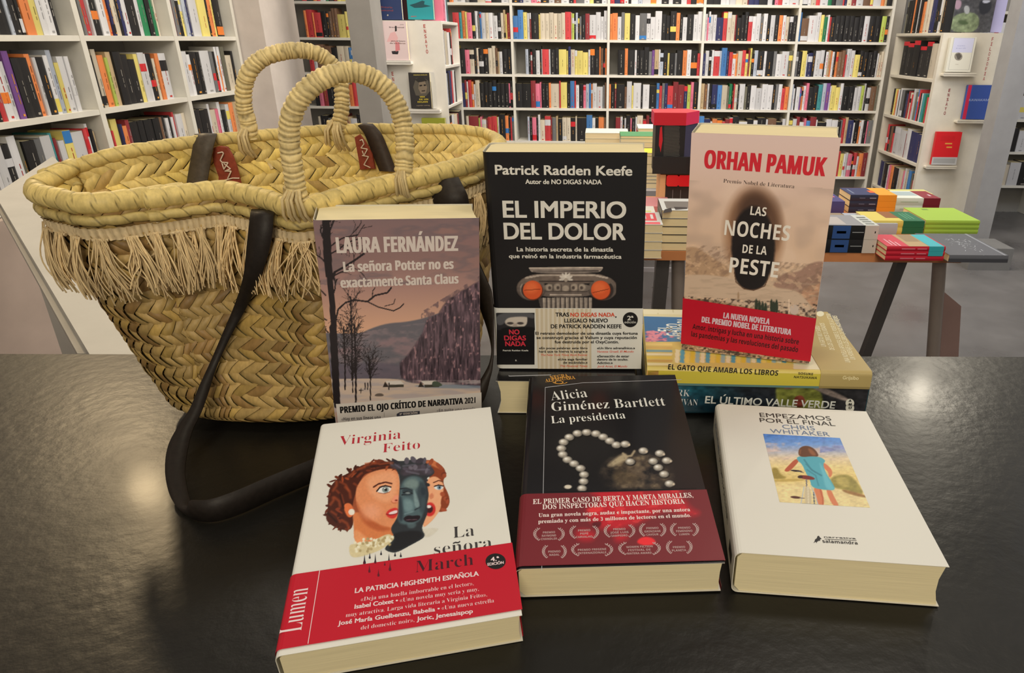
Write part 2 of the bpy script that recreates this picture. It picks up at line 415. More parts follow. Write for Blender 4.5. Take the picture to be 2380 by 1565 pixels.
kl = tag(empty('display_unit', Matrix.Identity(4)), 'white display unit beside the left grey pillar, ENSAYO lettered in red', 'display unit')
WC = np.array([0.74, 0.72, 0.68])
m = MB(); m.bbox(-1.50, -1.035, 4.85, 4.88, 0, 1.60, WC); fl = m.build('front_panel', M_PAINT, kl)
m = MB(); m.bbox(-1.50, -1.035, 4.88, 5.40, 1.58, 1.60, WC); m.build('top_board', M_PAINT, kl)
m = MB(); m.bbox(-1.27, -1.035, 5.385, 5.40, 0, 1.58, WC); m.build('upright', M_PAINT, kl)
m = MB(); m.box(-1.29, -1.275, 4.88, 5.385, 0, 1.58, WC * 0.9); m.build('back_panel', M_PAINT, kl)
for z in (1.33, 1.075, 0.80):
    m = MB(); m.bbox(-1.27, -1.035, 4.88, 5.385, z - 0.02, z, WC); m.build('shelf', M_PAINT, kl)
for x0, x1, y in ((886, 957, 143), (953, 1024, 256)):
    a, b, z = span(x0, x1, y, 4.82); ledge(kl, a, b, 4.85, z, WC)
def vertical_letters(par, Y, s, top, bot, w, col):
    """letters set down a panel on the plane y = Y, from pixel top to pixel bot."""
    mb = MB(); F = Face(mb, Matrix.Identity(4), (0, Y, 0), (1, 0, 0), (0, 0, 1)); F.dz = 0.0008
    n = len(s)
    for i, c in enumerate(s):
        if c == ' ': continue
        x = top[0] + (bot[0] - top[0]) * i / (n - 1); y = top[1] + (bot[1] - top[1]) * i / (n - 1)
        F.text(c, (x - w / 2, y), (x + w / 2, y), abs(bot[1] - top[1]) / (n - 1) * 0.72, col, 'sansb')
    mb.build('lettering', M_COVER, par)
RB = alb((165, 70, 60))
vertical_letters(fl, 4.85, 'ENSAYO', (987, 65), (993, 124), 5.0, RB)
vertical_letters(fl, 4.85, 'ENSAYO', (913, 176), (919, 240), 4.5, RB)
vertical_letters(fr, 5.56, 'FILOSOFIA', (2306, 95), (2286, 187), 4.2, alb((165, 100, 90)))
vertical_letters(fr, 5.56, 'ENSAYO', (2206, 214), (2195, 267), 4.5, alb((130, 55, 55)))

# ------------------------------------------------------------------ books on the shelves
PAL = {'K': (38, 36, 36), 'X': (40, 38, 38), 'W': (205, 200, 196), 'C': (205, 188, 160), 'R': (205, 45, 50), 'D': (140, 40, 45), 'O': (230, 125, 50), 'Y': (222, 200, 95), 'P': (225, 105, 130), 'T': (50, 140, 140), 'B': (55, 120, 180),
       'N': (45, 48, 90), 'G': (30, 125, 75), 'g': (110, 105, 85), 'A': (110, 108, 106), 'V': (115, 65, 135), 'S': (170, 175, 185), 'L': (175, 190, 70), 'U': (120, 85, 60), 't': (190, 160, 115)}
CNAME = {'K': 'black', 'X': 'black', 'W': 'white', 'C': 'cream', 'R': 'red', 'D': 'dark red', 'O': 'orange', 'Y': 'yellow', 'P': 'pink', 'T': 'teal', 'B': 'blue', 'N': 'navy', 'G': 'green', 'g': 'olive grey', 'A': 'grey', 'V': 'purple', 'S': 'silver grey', 'L': 'lime green', 'U': 'brown', 't': 'tan'}
def salb(c): return np.clip(lin(c) / np.array([0.62, 0.58, 0.52]) * 0.62, 0.004, 0.85)
ORD = 'first second third fourth fifth sixth seventh eighth ninth tenth eleventh twelfth thirteenth fourteenth fifteenth sixteenth seventeenth eighteenth nineteenth twentieth'.split()
def ordinal(i):
    if i < 20: return ORD[i]
    if i < 29: return 'twenty-' + ORD[i - 20]
    return 'thirtieth' if i == 29 else 'thirty-' + ORD[i - 30]
def spine_mesh(mb, th, h, d, key, r, M=None):
    """one upright book: rounded spine towards -y, boards at the sides, pages seen from above."""
    jit = 1 + (r.random() - 0.5) * 0.3
    c = salb(PAL[key]); c = np.clip((c * 0.86 + c.mean() * 0.14) * jit, 0.004, 0.85); b = min(0.004, th * 0.3)
    prof = [(0, b), (th * 0.22, 0.0012), (th * 0.5, 0), (th * 0.78, 0.0012), (th, b)]
    v = [(x, y, z) for z in (0, h) for x, y in prof] + [(x, d, z) for z in (0, h) for x in (0, th)] + [(x, y, h - 0.003) for x, y in ((0.001, b), (th - 0.001, b), (th - 0.001, d), (0.001, d))]
    f = [(i, i + 1, i + 6, i + 5) for i in range(4)] + [(10, 0, 5, 12), (4, 11, 13, 9), (11, 10, 12, 13), (4, 3, 2, 1, 0, 10, 11)]
    V = np.array(v)
    T = (lambda q: q) if M is None else (lambda q: np.asarray(q) @ np.array(M)[:3, :3].T + np.array(M)[:3, 3])
    mb.add(T(V), f, c); mb.add(T(V[14:18]), [(0, 1, 2, 3)], PAGE * 0.95)
    def strip(x0, x1, z0, z1, col): mb.add(T(np.array([(x0, -0.0006, z0), (x1, -0.0006, z0), (x1, -0.0006, z1), (x0, -0.0006, z1)])), [(0, 1, 2, 3)], col)
    dark = c.mean() < 0.2
    if key == 'X': mb.add(T(np.array([(x, y - 0.0007, zz) for zz in (h * .88, h) for x, y in prof])), [(i, i + 1, i + 6, i + 5) for i in range(4)], salb((205, 40, 50)))
    u = r.random()
    if u < 0.22 and key != 'X' and th > 0.012:              # paper band or label across the spine
        z = h * r.choice([0.04, 0.3, 0.62, 0.78]); k = r.choice(['W', 'R', 'K', 'O', 'B', 'Y', 'W'])
        mb.add(T(np.array([(x, y - 0.0007, zz) for zz in (z, z + h * (0.13 + 0.12 * r.random())) for x, y in prof])), [(i, i + 1, i + 6, i + 5) for i in range(4)], salb(PAL[k]))
    ink = c * 0.5 if not dark else np.array([0.34, 0.32, 0.29])
    if r.random() < 0.25: ink = salb((190, 50, 45)) if not dark else salb((220, 150, 60))
    x = th * 0.5; z = h * (0.2 + 0.15 * r.random())
    for _ in range(r.integers(2, 5)):        # printed title seen from afar: broken marks
        L = h * (0.05 + 0.1 * r.random()); w = min(0.0035, th * 0.16)
        if z + L > h * 0.92: break
        strip(x - w / 2, x + w / 2, z, z + L, ink * (0.6 + 0.4 * r.random())); z += L + h * 0.03
    if r.random() < 0.5: strip(x - th * 0.16, x + th * 0.16, h * 0.04, h * 0.04 + min(th * 0.3, 0.008), ink)

ROWS_BACK = {  # bay -> row -> colours and widths (mm), left to right
 0: {5: '_440 R40 K50 O30 R30 W50 G20 K40 D30 Y30 _600', 4: '_440 O20 R50 O15 R55 K45 K20 U25 U25 U25 Y65 Y20 K20 T40 A20 W20 _470', 3: '_440 R40 W30 U70 U65 K50 C60 C40 B20 W40 _550', 2: '_430 K40 P35 D40 K85 W40 A30 C30 O35 R30 _570', 1: '_420 C25 K60 A40 W30 K40 U30 D35 t25 W55 K25 _560'},
 1: {5: 'K40 R20 S25 W30 K50 O20 W60 A20 K40 C40 R30 K50 W40', 4: '_330 R60 T25 O30 Y20 P45 K30 W25 A20 B15 W40 C30 W40 W45 K30 C25 t20 Y15 D30', 3: '_330 Y15 K60 P40 C45 K20 C20 K45 K45 C35 C30 U20 t15 W30 K45 K40', 2: '_340 N50 D20 W15 R30 O20 W20 C40 K40 K40 K40 K40 K40 K40 K40 P15 K25', 1: '_350 C25 D85 L15 P15 C40 D15 R35 R45 Y10 W10 K55 O30 K15 R15 A20'},
 2: {5: 'K50 N30 W60 P40 R30 K60 W40 U50 W60 K30 R20 A60 W40 Y30 K60 W40', 4: 'B45 B50 Y35 W25 D15 K70 Y15 C45 C40 C40 C40 C35 C35 R55 t10 L20 K15 S20 K15 A20 K35 D40 W60 W45 W30 W30', 3: '_110 S30 K20 D20 K35 W40 K15 W10 R65 W15 K45 K40 Y75 Y20 N25 C40 Y25 Y55 Y55 W20 K45 K45 O15 U25 K20 O15', 2: 'K60 K85 D45 P40 P15 K40 K30 O20 C80 R15 Y60 K30 B40 R15 W30 K40 P25 S30 B20 O15 W40 W55 A20 U15', 1: '_100 S20 K25 P40 K15 W20 C45 R55 D15 A35 t20 K40 C40 C40 K45 C15 K90 B55 W30 K30 O50 U20'},
 3: {5: 'R30 N40 D30 W30 K20 W50 S30 W60 Y40 W40 K50 W30 K60 W40 R30 K40 W50', 4: 'O20 O50 W35 A30 Y50 K50 W40 A65 W35 W45 W60 K40 K40 K55 O35 K25 W40 K60 W40 W40', 3: '_80 K65 O30 K65 W20 K25 K45 K45 A30 V25 t40 W15 S30 K40 Y20 K50 A20 K55 O40 W40 K60 R25', 2: 'O15 K35 D15 K75 U20 W45 Y15 W70 K15 W60 K65 B25 R25 A25 N25 R50 D45 D55 N30 L30 P25 K40', 1: '_60 D40 W20 K15 W15 K35 P15 K30 W15 C50 D30 D25 K25 K60 W30 D50 N40 K60 W40 A60 K40'},
 4: {5: 'K60 K60 W45 W30 W50 C60 C40 D10 N45 N45 K70 W40 K20 P30 R35 W60 W80', 4: 'W25 P15 W20 W30 W35 N75 R45 C45 C45 D15 K50 K40 K40 R45 W40 W50 A30 W45 K35 W50 K45 O40 W35 C40 K40 K40', 3: 'N30 W40 K30 W25 R70 S20 B60 N25 R40 W40 O20 C50 R40 Y30 D20 Y20 K30 S40 K70 W30 K80 A35 W60 W80 g45', 2: 't40 U30 W20 K30 N60 B50 C60 g20 G30 K15 R15 C30 K20 W60 g25 K40 W60 W60 W60 W60 K30 A30 W40 R35 O40', 1: 'B50 N60 W20 O45 K50 R30 D40 W30 K60 W80 K60 W40 K80 W20 U80 K60 W30'},
 5: {5: 'K50 W30 C40 R35 W70 G35 K35 A60 R15 N20 C40 D40 W60 U60 R25 W70 O30 t20 K50', 4: 'B20 U70 W80 W40 Y30 G35 W20 R20 K40 K50 K45 K50 K45 K50 K45 W55 K60 K60 L45 K30', 3: 'A30 K40 Y50 W15 N50 K30 W60 W40 K15 W30 t25 O15 W25 K20 O25 U40 U35 R15 W50 W40 Y55 K45 K50 K50 K45 W20 C25 C25', 2: 'S20 W20 K10 W45 V20 O20 W30 P30 K60 K50 T50 S40 V45 W15 Y55 Y50 W35 K70 K60 W40 W40 L35 W15 K15 W45 U60 g25', 1: 'K40 W35 D30 W40 P20 B35 D55 W15 K80 W50 W55 K30 A15 R25 t25 N50 W15 K40 O15 W25 K30 P15 A40', 0: 'N40 W30 D40 K50 W60 A30 K40 _150 O60 R40 Y35 W20 W20 P40 K20 R30 W20 O40 D40'},
}
ROWS_LEFT = {
 0: {3: 'W60 K60 C60 K40 W50 C40 K75 K75 S25 K50 K25 O70 Y50 W50 W60 K40 _80', 2: 'K80 R60 K60 K30 R40 W60 W40 V50 K65 K65 O45 W30 K60 W40 S45 Y40 W60 W40 _100', 1: 'W80 W60 K60 W60 g25 K90 A50 W80 T30 D25 W50 Y70 W120 R30 W25 K25 t25 _30'},
 1: {3: 'K15 C30 A20 R45 W15 K60 W50 O25 N20 C35 K20 N25 W40 K70 W40 G50 K40 G35 C20 _60', 2: '_20 K40 C30 O40 L20 t35 K55 K55 K50 Y30 W50 W20 K40 C20 O30 W60 _70', 1: 'K20 C25 R10 Y40 N15 O30 D25 K60 K40 K60 K50 U20 K30 W25 K20 W20 R15 W50 C40'},
 2: {3: 'P40 A20 K20 Y15 S20 N20 W50 Y50 K20 O25 Y15 K45 _40', 2: '_20 W35 W20 K45 K20 W60 A20 K20 W15 O10 W20 g25 C50 K15 _10', 1: 'K60 K50 W15 C40 P20 W20 K25 W25 O30 t40 B25 _20'},
}
ROWS_KIOSK = {1.565: 'A30 g10 K30 K40 O10 K30 W20 K20 O35 C25 C30 N40 K20 K15 W15 C20 K35', 1.24: '_60 X62 X62 X62 X62 X62 C45 W30', 0.91: '_40 K30 Y20 O15 W20 K15 W20 A35 K25 N30 D15 C20 R20 W20 g30 B15 R15 K15 W20 T20 G25 R20 g20', 0.60: '_40 R20 K20 U20 R20 W60 W60 D10 W40 N60 N60', 0.286: '_30 N40 A20 K40 W20 P25 O40 K60 W15 C40 P15 W20 C30 B30 g20 R40'}
BOOKS = []
def fill(spec, M, a, b, z, hmax, where, group, setback=0.012, fit=True, h0=0.205):
    toks = spec.split(); ws = [float(t[1:]) / 1000 for t in toks]
    k = (b - a) / sum(ws) if fit else 1.0
    x = a; n = 0; seed = int((a * 131 + z * 977 + M[0][3] * 13) * 1000) & 0xffff
    r = np.random.default_rng(seed)
    for t, w in zip(toks, ws):
        w *= k
        if t[0] == '_': x += w; continue
        h = min(hmax, h0 + r.choice([-0.022, -0.01, 0, 0, 0.006, 0.012, 0.024])); 
        if t[0] == 'K' and r.random() < 0.6: h = min(hmax, h0)
        BOOKS.append(dict(M=M @ Matrix.Translation((x + 0.0006, setback + r.random() * 0.012, z)), th=w - 0.0012, h=h, key=t[0], n=n, where=where, group=group, seed=int(r.integers(1e9)), row=None))
        n += 1; x += w
RN = {5: 'topmost', 4: 'second', 3: 'third', 2: 'fourth', 1: 'fifth', 0: 'sixth'}
BN = ['far left bay', 'second bay', 'third bay', 'fourth bay', 'fifth bay', 'last bay']
for bay, rows in ROWS_BACK.items():
    for row, spec in rows.items():
        fill(spec, MB_BACK, DB[bay] + 0.013, DB[bay + 1] - 0.013, ZB[row], 0.252, f'{RN[row]} shelf, {BN[bay]} of back wall bookcase', f'books on the {RN[row]} shelf of the back wall bookcase')
LN = {3: 'top', 2: 'middle', 1: 'bottom'}
for bay, rows in ROWS_LEFT.items():
    for row, spec in rows.items():
        fill(spec, MB_LEFT, DL[bay + 1] + 0.017, DL[bay + 2] - 0.017, ZL[row - 0 if row < 3 else 2] if row != 3 else ZL[2], 0.252, f'{LN[row]} shelf, {["near", "middle", "far"][bay]} bay of left wall bookcase', f'books on the {LN[row]} shelf of the left wall bookcase', 0.02, True, 0.21) if row == 3 else \
        fill(spec, MB_LEFT, DL[bay + 1] + 0.017, DL[bay + 2] - 0.017, ZL[{2: 1, 1: 0}[row]], 0.252, f'{LN[row]} shelf, {["near", "middle", "far"][bay]} bay of left wall bookcase', f'books on the {LN[row]} shelf of the left wall bookcase', 0.02, True, 0.21)
KN = {1.565: 'top', 1.24: 'second', 0.91: 'third', 0.60: 'fourth', 0.286: 'bottom'}
for z, spec in ROWS_KIOSK.items():
    fill(spec, MB_KR, -6.43, -5.61, z, 0.27, f'{KN[z]} shelf on the side of the right display unit', f'books on the {KN[z]} shelf of the right display unit', 0.015, True, 0.25 if z > 1.2 else 0.215)
MKL = ROT(-1.035, 0, math.pi / 2)
for z, spec, nm in ((1.33, 'W50 C40 W30 K30 R20 _100', 'upper'), (1.075, 'S40 K40 N60 R25 W30 K40 _80', 'middle'), (0.80, 'K60 W40 C50 D40 K60', 'lower')):
    fill(spec, MKL, 4.89, 5.37, z, 0.24, f'{nm} shelf on the side of the left display unit', 'books on the side shelves of the left display unit', 0.0)
fill('P40 P30 T30 P25 S20 K30 T40', MKL, 4.98, 5.2, 1.60, 0.26, 'top of the left display unit', 'books on top of the left display unit', 0.01, True, 0.24)
# a bookcase half hidden behind the right pillar
MFR = ROT(0, 6.3, 0)
fr2 = case_frame(MFR, 3.18, 4.98, [3.19, 4.05, 4.97], [0.30, 0.60, 0.88, 1.165, 1.45, 1.74], 0.26, 0.0, 2.1, 'bookcase', 'white bookcase partly hidden behind the right grey pillar')
for row, (z, spec) in enumerate(((1.45, 'W60 R20 W50 S50 V30 K40 W60 C50 K60 W60'), (1.165, 'A60 W60 K40 W50 B50 W60 N40 W60 K40 W50 C40'), (0.88, 'K60 S60 W60 W40 W50 B50 W60 K50 W40 R30 W60'), (0.60, 'K50 W60 P30 W50 K60 K60 W50 C40 D30 W60'), (0.30, 'W60 W60 R40 W60 C40 W50 K60 W50'))):
    fill(spec, MFR, 3.21, 4.03, z, 0.25, f'{ORD[row]} shelf of the bookcase behind the right pillar', 'books in the bookcase behind the right pillar')

# which of them the photograph shows largest
HIDE = [[(60, 420), (330, 340), (800, 290), (1050, 290), (1165, 330), (1165, 700), (60, 700)], [(1122, 335), (1500, 335), (1500, 900), (1122, 900)], [(1605, 290), (1950, 300), (1900, 800), (1590, 800)], [(560, 300), (560, 160), (700, 105), (800, 160), (940, 300)]]
def inside(p, poly):
    x, y = p; c = False
    for (x0, y0), (x1, y1) in zip(poly, poly[1:] + poly[:1]):
        if (y0 > y) != (y1 > y) and x < (x1 - x0) * (y - y0) / (y1 - y0) + x0: c = not c
    return c
def shown(b):
    q = np.array([b['M'] @ Vector(c) for c in ((0, 0, 0), (b['th'], 0, 0), (b['th'], 0, b['h']), (0, 0, b['h']))]); p = proj(q)
    p2 = np.clip(p, [0, 0], [2380, 1565])
    a = abs(sum(u[0] * v[1] - v[0] * u[1] for u, v in zip(p2, np.roll(p2, -1, 0)))) / 2
    pts = [p[0] * (1 - t) * .5 + p[1] * (1 - t) * .5 + (p[2] + p[3]) * .5 * t for t in (0.1, 0.5, 0.9)]
    vis = [t for t in pts if 0 <= t[0] < 2380 and 0 <= t[1] < 1565 and not any(inside(t, h) for h in HIDE[:3])]
    c = p.mean(0)
    if 'left display unit' not in b['where'] and b['M'].translation.y > 5 and 843 < c[0] < 1040 and b['M'].translation.x < -0.9: return 0
    return a if vis else 0
for b in BOOKS: b['a'] = shown(b)
order = sorted(range(len(BOOKS)), key=lambda i: -BOOKS[i]['a'])
N_SHELF = 236
single = set(order[:N_SHELF])
mass = MB(); used_labels = set()
for i, b in enumerate(BOOKS):
    r = np.random.default_rng(b['seed'])
    if i in single:
        mb = MB(); spine_mesh(mb, b['th'], b['h'], 0.14, b['key'], r)
        o = mb.build('book', M_SHELF, None, b['M'])
        tag(o, f"{CNAME[b['key']]} book, {ordinal(b['n'])} from left, {b['where']}", 'book', b['group'])
    else: spine_mesh(mass, b['th'], b['h'], 0.14, b['key'], r, b['M'])
tag(mass.build('shelved_books', M_SHELF), 'the many smaller books filling the back wall bookcase', 'books', kind='stuff')

# ------------------------------------------------------------------ books shown front on
def front_book(px, Y, depth, col, label, draw=None, lean=0.0, group=None, zoom=(1, 0, 0), page_side=None):
    """an upright book whose front stands on the plane y = Y; px = (x0, x1, ytop, ybottom) of its front."""
    a, b = ony(px[0], px[3], Y), ony(px[1], px[3], Y); t = ony((px[0] + px[1]) / 2, px[2], Y)
    w, h = b[0] - a[0], t[2] - a[2]
    M = Matrix.Translation((a[0], Y, a[2])) @ Matrix.Rotation(-lean, 4, 'X')
    th = tag(empty('book', M), label, 'book', group)
    mb = MB(); mb.bbox(0, w, 0, 0.002, 0, h, salb(col), 0, 0.001); mb.bbox(0, w, depth - 0.002, depth, 0, h, salb(col), 0, 0.001); mb.bbox(0, 0.002, 0.002, depth - 0.002, 0, h, salb(col) * 0.9, 0, 0.0008)
    if draw: draw(Face(mb, M, (0, -0.0002, 0), (1, 0, 0), (0, 0, 1), zoom), w, h)
    c = mb.build('cover', M_COVER); c.parent = th
    mb = MB(); mb.box(0.002, w - 0.003, 0.002, depth - 0.002, 0.002, h - 0.003, PAGE * 1.05); p = mb.build('page_block', M_PAGE); p.parent = th
    return th
Z2 = (3.4, 540, 0); Z5 = (3.4025, 1980, 0)
def d_pink(F, w, h):
    F.rect(0, 0, w * 0.97, h, salb((222, 196, 190))); F.up()
    F.text('Julia', (1325, 198), (1355, 198), 8, salb((60, 50, 50)), 'gill'); F.text('Breve manual', (1240, 220), (1357, 222), 11, salb((90, 70, 70)), 'gillb')
    F.poly([(1285, 205), (1298, 205), (1300, 245), (1285, 250)], salb((50, 45, 45)))
    F.poly([(1250, 260), (1285, 250), (1310, 300), (1300, 330), (1220, 330)], salb((226, 175, 170))); F.poly([(1287, 330), (1320, 335), (1325, 395), (1290, 410)], salb((214, 130, 130)))
    F.poly([(1258, 405), (1290, 402), (1315, 405), (1308, 430), (1265, 428)], salb((50, 45, 48))); F.up()
    F.text('para el futuro', (1255, 328), (1367, 330), 11, salb((90, 70, 60)), 'gillb'); F.text('de los libros', (1245, 346), (1368, 348), 11, salb((120, 90, 80)), 'gillb')
front_book((891, 951, 49, 140), 4.80, 0.03, (222, 196, 190), 'pale pink book face out on the upper ledge of the left display unit', d_pink, 0.03, zoom=Z2)
def d_dark(F, w, h):
    F.up()
    F.text('FREDERICK DOUGLASS', (1432, 598), (1540, 596), 9, salb((190, 170, 80)), 'sansb')
    F.poly([(1450, 620), (1500, 605), (1550, 640), (1562, 720), (1530, 760), (1450, 755), (1428, 690)], salb((92, 84, 72))); F.up()
    F.poly([(1475, 650), (1520, 640), (1540, 690), (1530, 735), (1490, 740), (1470, 700)], salb((128, 112, 92))); F.poly([(1440, 628), (1500, 600), (1540, 640), (1470, 652)], salb((48, 44, 40))); F.up()
    F.poly([(1478, 672), (1500, 670), (1500, 680), (1480, 684)], salb((40, 36, 34))); F.poly([(1512, 668), (1530, 668), (1530, 678), (1512, 680)], salb((40, 36, 34)))
    F.poly([(1495, 715), (1525, 712), (1522, 722), (1497, 724)], salb((60, 48, 44)))
    for s, x0, x1, y in (('VIDA', 1482, 1522, 772), ('DE UN', 1478, 1548, 792), ('ESCLAVO', 1465, 1545, 812)): F.text(s, (x0, y), (x1, y - 1), 12, salb((205, 180, 60)), 'heavy')
    F.text('capitán swing', (1455, 838), (1560, 836), 8, salb((170, 150, 120)), 'gill')
front_book((956, 1004, 169, 252), 4.80, 0.03, (52, 48, 46), 'dark paperback with a face on it on the lower ledge of the left display unit', d_dark, 0.03, zoom=Z2)
front_book((964, 1015, 168, 252), 4.833, 0.012, (210, 204, 194), 'white book behind the dark paperback on the lower ledge', None, 0.0)
front_book((982, 1036, 275, 305), 4.80, 0.03, (150, 152, 50), 'olive green book standing low on the left display unit', None, 0.0)
a, b, z = span(974, 1046, 305, 4.82); ledge(kl, a, b, 4.85, z, WC)
def d_navy(F, w, h):
    F.up(); F.text('Historia', (1165, 62), (1265, 66), 14, salb((150, 70, 60)), 'serif'); F.text('universal', (1175, 88), (1272, 90), 14, salb((150, 70, 60)), 'serif'); F.disc((1228, 120), 6, salb((180, 170, 150)))
front_book((877, 936, -34, 45.5), 4.86, 0.03, (42, 55, 92), 'navy hardback face out on top of the left display unit', d_navy, 0.05, zoom=Z2)
def d_teal(F, w, h):
    F.up(); F.poly([(1400, 40), (1450, 25), (1500, 5), (1520, 10), (1515, 35), (1570, 48), (1500, 60), (1440, 62)], salb((30, 70, 75)))
    F.text('abismo', (1412, 134), (1455, 132), 8, salb((190, 70, 60)), 'sansb')
front_book((949, 1009, -36, 45), 4.90, 0.03, (40, 135, 138), 'teal hardback with a dark fish face out on the left display unit', d_teal, 0.05, zoom=Z2)
front_book((930, 953, -40, 45), 4.94, 0.03, (60, 30, 32), 'dark maroon book between the navy and teal hardbacks', None, 0.05)
def d_white(F, w, h):
    F.rect(w * .10, h * .06, w * .93, h * .98, salb((150, 145, 140))); F.up(); F.rect(w * .11, h * .065, w * .92, h * .975, salb((226, 218, 196))); F.up(); F.rect(w * .12, h * .56, w * .91, h * .97, salb((208, 204, 222))); F.up()
    F.disc((842, 447), 32, salb((150, 140, 125))); F.up(); F.poly([(822, 430), (850, 420), (868, 445), (850, 470), (835, 470)], salb((96, 88, 78)))
    F.text('Cartas', (835, 366), (895, 365), 8, salb((150, 150, 185)), 'serif'); F.text('de una vida', (822, 386), (900, 385), 8, salb((150, 150, 185)), 'serif'); F.text('lumen', (818, 511), (842, 511), 6, salb((150, 130, 110)), 'gill')
front_book((2197, 2255, 86, 167), 5.51, 0.03, (226, 218, 196), 'cream and lilac book on the upper ledge of the right display unit', d_white, 0.03, zoom=Z5)
def d_blue(F, w, h):
    F.rect(0, 0, w * .12, h, salb((200, 45, 75))); F.rect(w * .12, 0, w, h, salb((58, 82, 150))); F.up(); F.text('KAWAKAMI', (925, 800), (1092, 800), 18, salb((170, 180, 205)), 'sans')
front_book((2236, 2304, 198, 277), 5.51, 0.03, (58, 82, 150), 'blue book with a red edge on the middle ledge of the right display unit', d_blue, 0.03, zoom=Z5)
def d_red(F, w, h):
    F.rect(0, 0, w, h * .235, salb((190, 186, 180))); F.rect(0, h * .235, w, h, salb((215, 35, 40))); F.up()
    F.rect(w * .40, h * .63, w * .68, h * .67, salb((225, 160, 70))); F.rect(w * .48, h * .52, w * .70, h * .56, salb((225, 160, 70)))
    for k in range(5): F.rect(w * .2, h * (.73 + .035 * k), w * .75, h * (.735 + .035 * k), salb((150, 25, 30)))
    F.rect(w * .06, h * .05, w * .93, h * .20, salb((165, 162, 156)))
front_book((2164, 2222, 307, 383), 5.51, 0.03, (215, 35, 40), 'red book with a grey band on the lowest ledge of the right display unit', d_red, 0.03, zoom=Z5)
def d_photo(F, w, h):
    F.paint((0, 0, w, h), 0.006, photo_art); F.up()
def photo_art(X, Y):
    a = Art(X, Y, (70, 68, 66)); a.poly([(790, 110), (1010, 90), (1000, 260), (770, 260)], (112, 120, 86), 8); a.noise(20, 20, .3, 3)
    a.poly([(810, 0), (870, 0), (860, 70), (815, 80)], (150, 120, 125), 8); a.poly([(885, 45), (930, 45), (930, 110), (890, 110)], (150, 148, 140), 6); a.poly([(1000, 0), (1110, 0), (1100, 90), (1010, 130)], (44, 44, 46), 8)
    a.poly([(1030, 0), (1095, 0), (1090, 22), (1035, 25)], (170, 168, 170), 4); a.poly([(830, 160), (900, 160), (930, 190), (860, 200)], (70, 82, 52), 10); return a.C, a.A
front_book((2209, 2300, -70, 74.5), 5.60, 0.03, (88, 92, 76), 'large photograph book face out on top of the right display unit', d_photo, 0.04, zoom=Z5)
front_book((2301, 2327, -60, 75), 5.64, 0.05, (186, 178, 208), 'lilac book beside the large photograph book on the right unit', None, 0.02)
# ================================================================== display table on trestles behind the counter
TZ = 0.78
dt = tag(empty('display_table', loc=(0.9, 2.9, 0)), 'long low wooden display table on grey trestles, loaded with stacks of books', 'table')
dt.matrix_world = Matrix.Identity(4)
m = MB(); m.bbox(-0.05, 1.35, 2.452, 3.42, TZ - 0.035, TZ, alb((190, 120, 70)), 0, 0.003); m.build('table_top', M_WOOD, dt)
def leg(name, a, b, r, col, mt=None):
    m = MB(); m.tube([a, b], r, col, 0, 12); return m.build(name, mt or M_METAL, dt)
def beam(a, b, w, col, name):
    a, b = np.array(a), np.array(b); t = b - a; L = np.linalg.norm(t); t /= L
    e = np.cross(t, [0, 1.0, 0]); e /= np.linalg.norm(e); g = np.cross(t, e); m = MB()
    M = np.eye(4); M[:3, 0], M[:3, 1], M[:3, 2], M[:3, 3] = e, g, t, a
    m.box(-w / 2, w / 2, -w / 2, w / 2, 0, L, col, 0, M); return m.build(name, M_METAL, dt)
DG = np.array([0.055, 0.05, 0.05]); TG = np.array([0.24, 0.20, 0.18])
beam((1.155, 2.52, TZ - 0.04), (1.01, 2.50, 0), 0.036, DG, 'leg')
leg('leg', (1.29, 2.50, TZ - 0.035), (1.385, 2.48, 0), 0.025, TG)
leg('leg', (0.30, 2.52, TZ - 0.035), (0.33, 2.46, 0), 0.026, TG); leg('leg', (0.30, 3.25, TZ - 0.035), (0.30, 3.3, 0), 0.026, TG)
beam((0.24, 2.50, TZ - 0.04), (0.20, 2.42, 0), 0.05, DG, 'leg')
bp = MB(); W0 = [onz(2192, 830, 0.02), onz(2232, 830, 0.02)]
q = [ony(2190, 675, 2.50), ony(2234, 712, 2.50), ony(2224, 900, 2.50), ony(2182, 900, 2.50)]
bp.add([p for p in q] + [p + np.array([0, 0.012, 0]) for p in q], [(0, 3, 2, 1), (4, 5, 6, 7), (0, 1, 5, 4), (1, 2, 6, 5), (2, 3, 7, 6), (3, 0, 4, 7)], alb((140, 110, 96)))
bp.build('end_board', M_WOOD, dt)

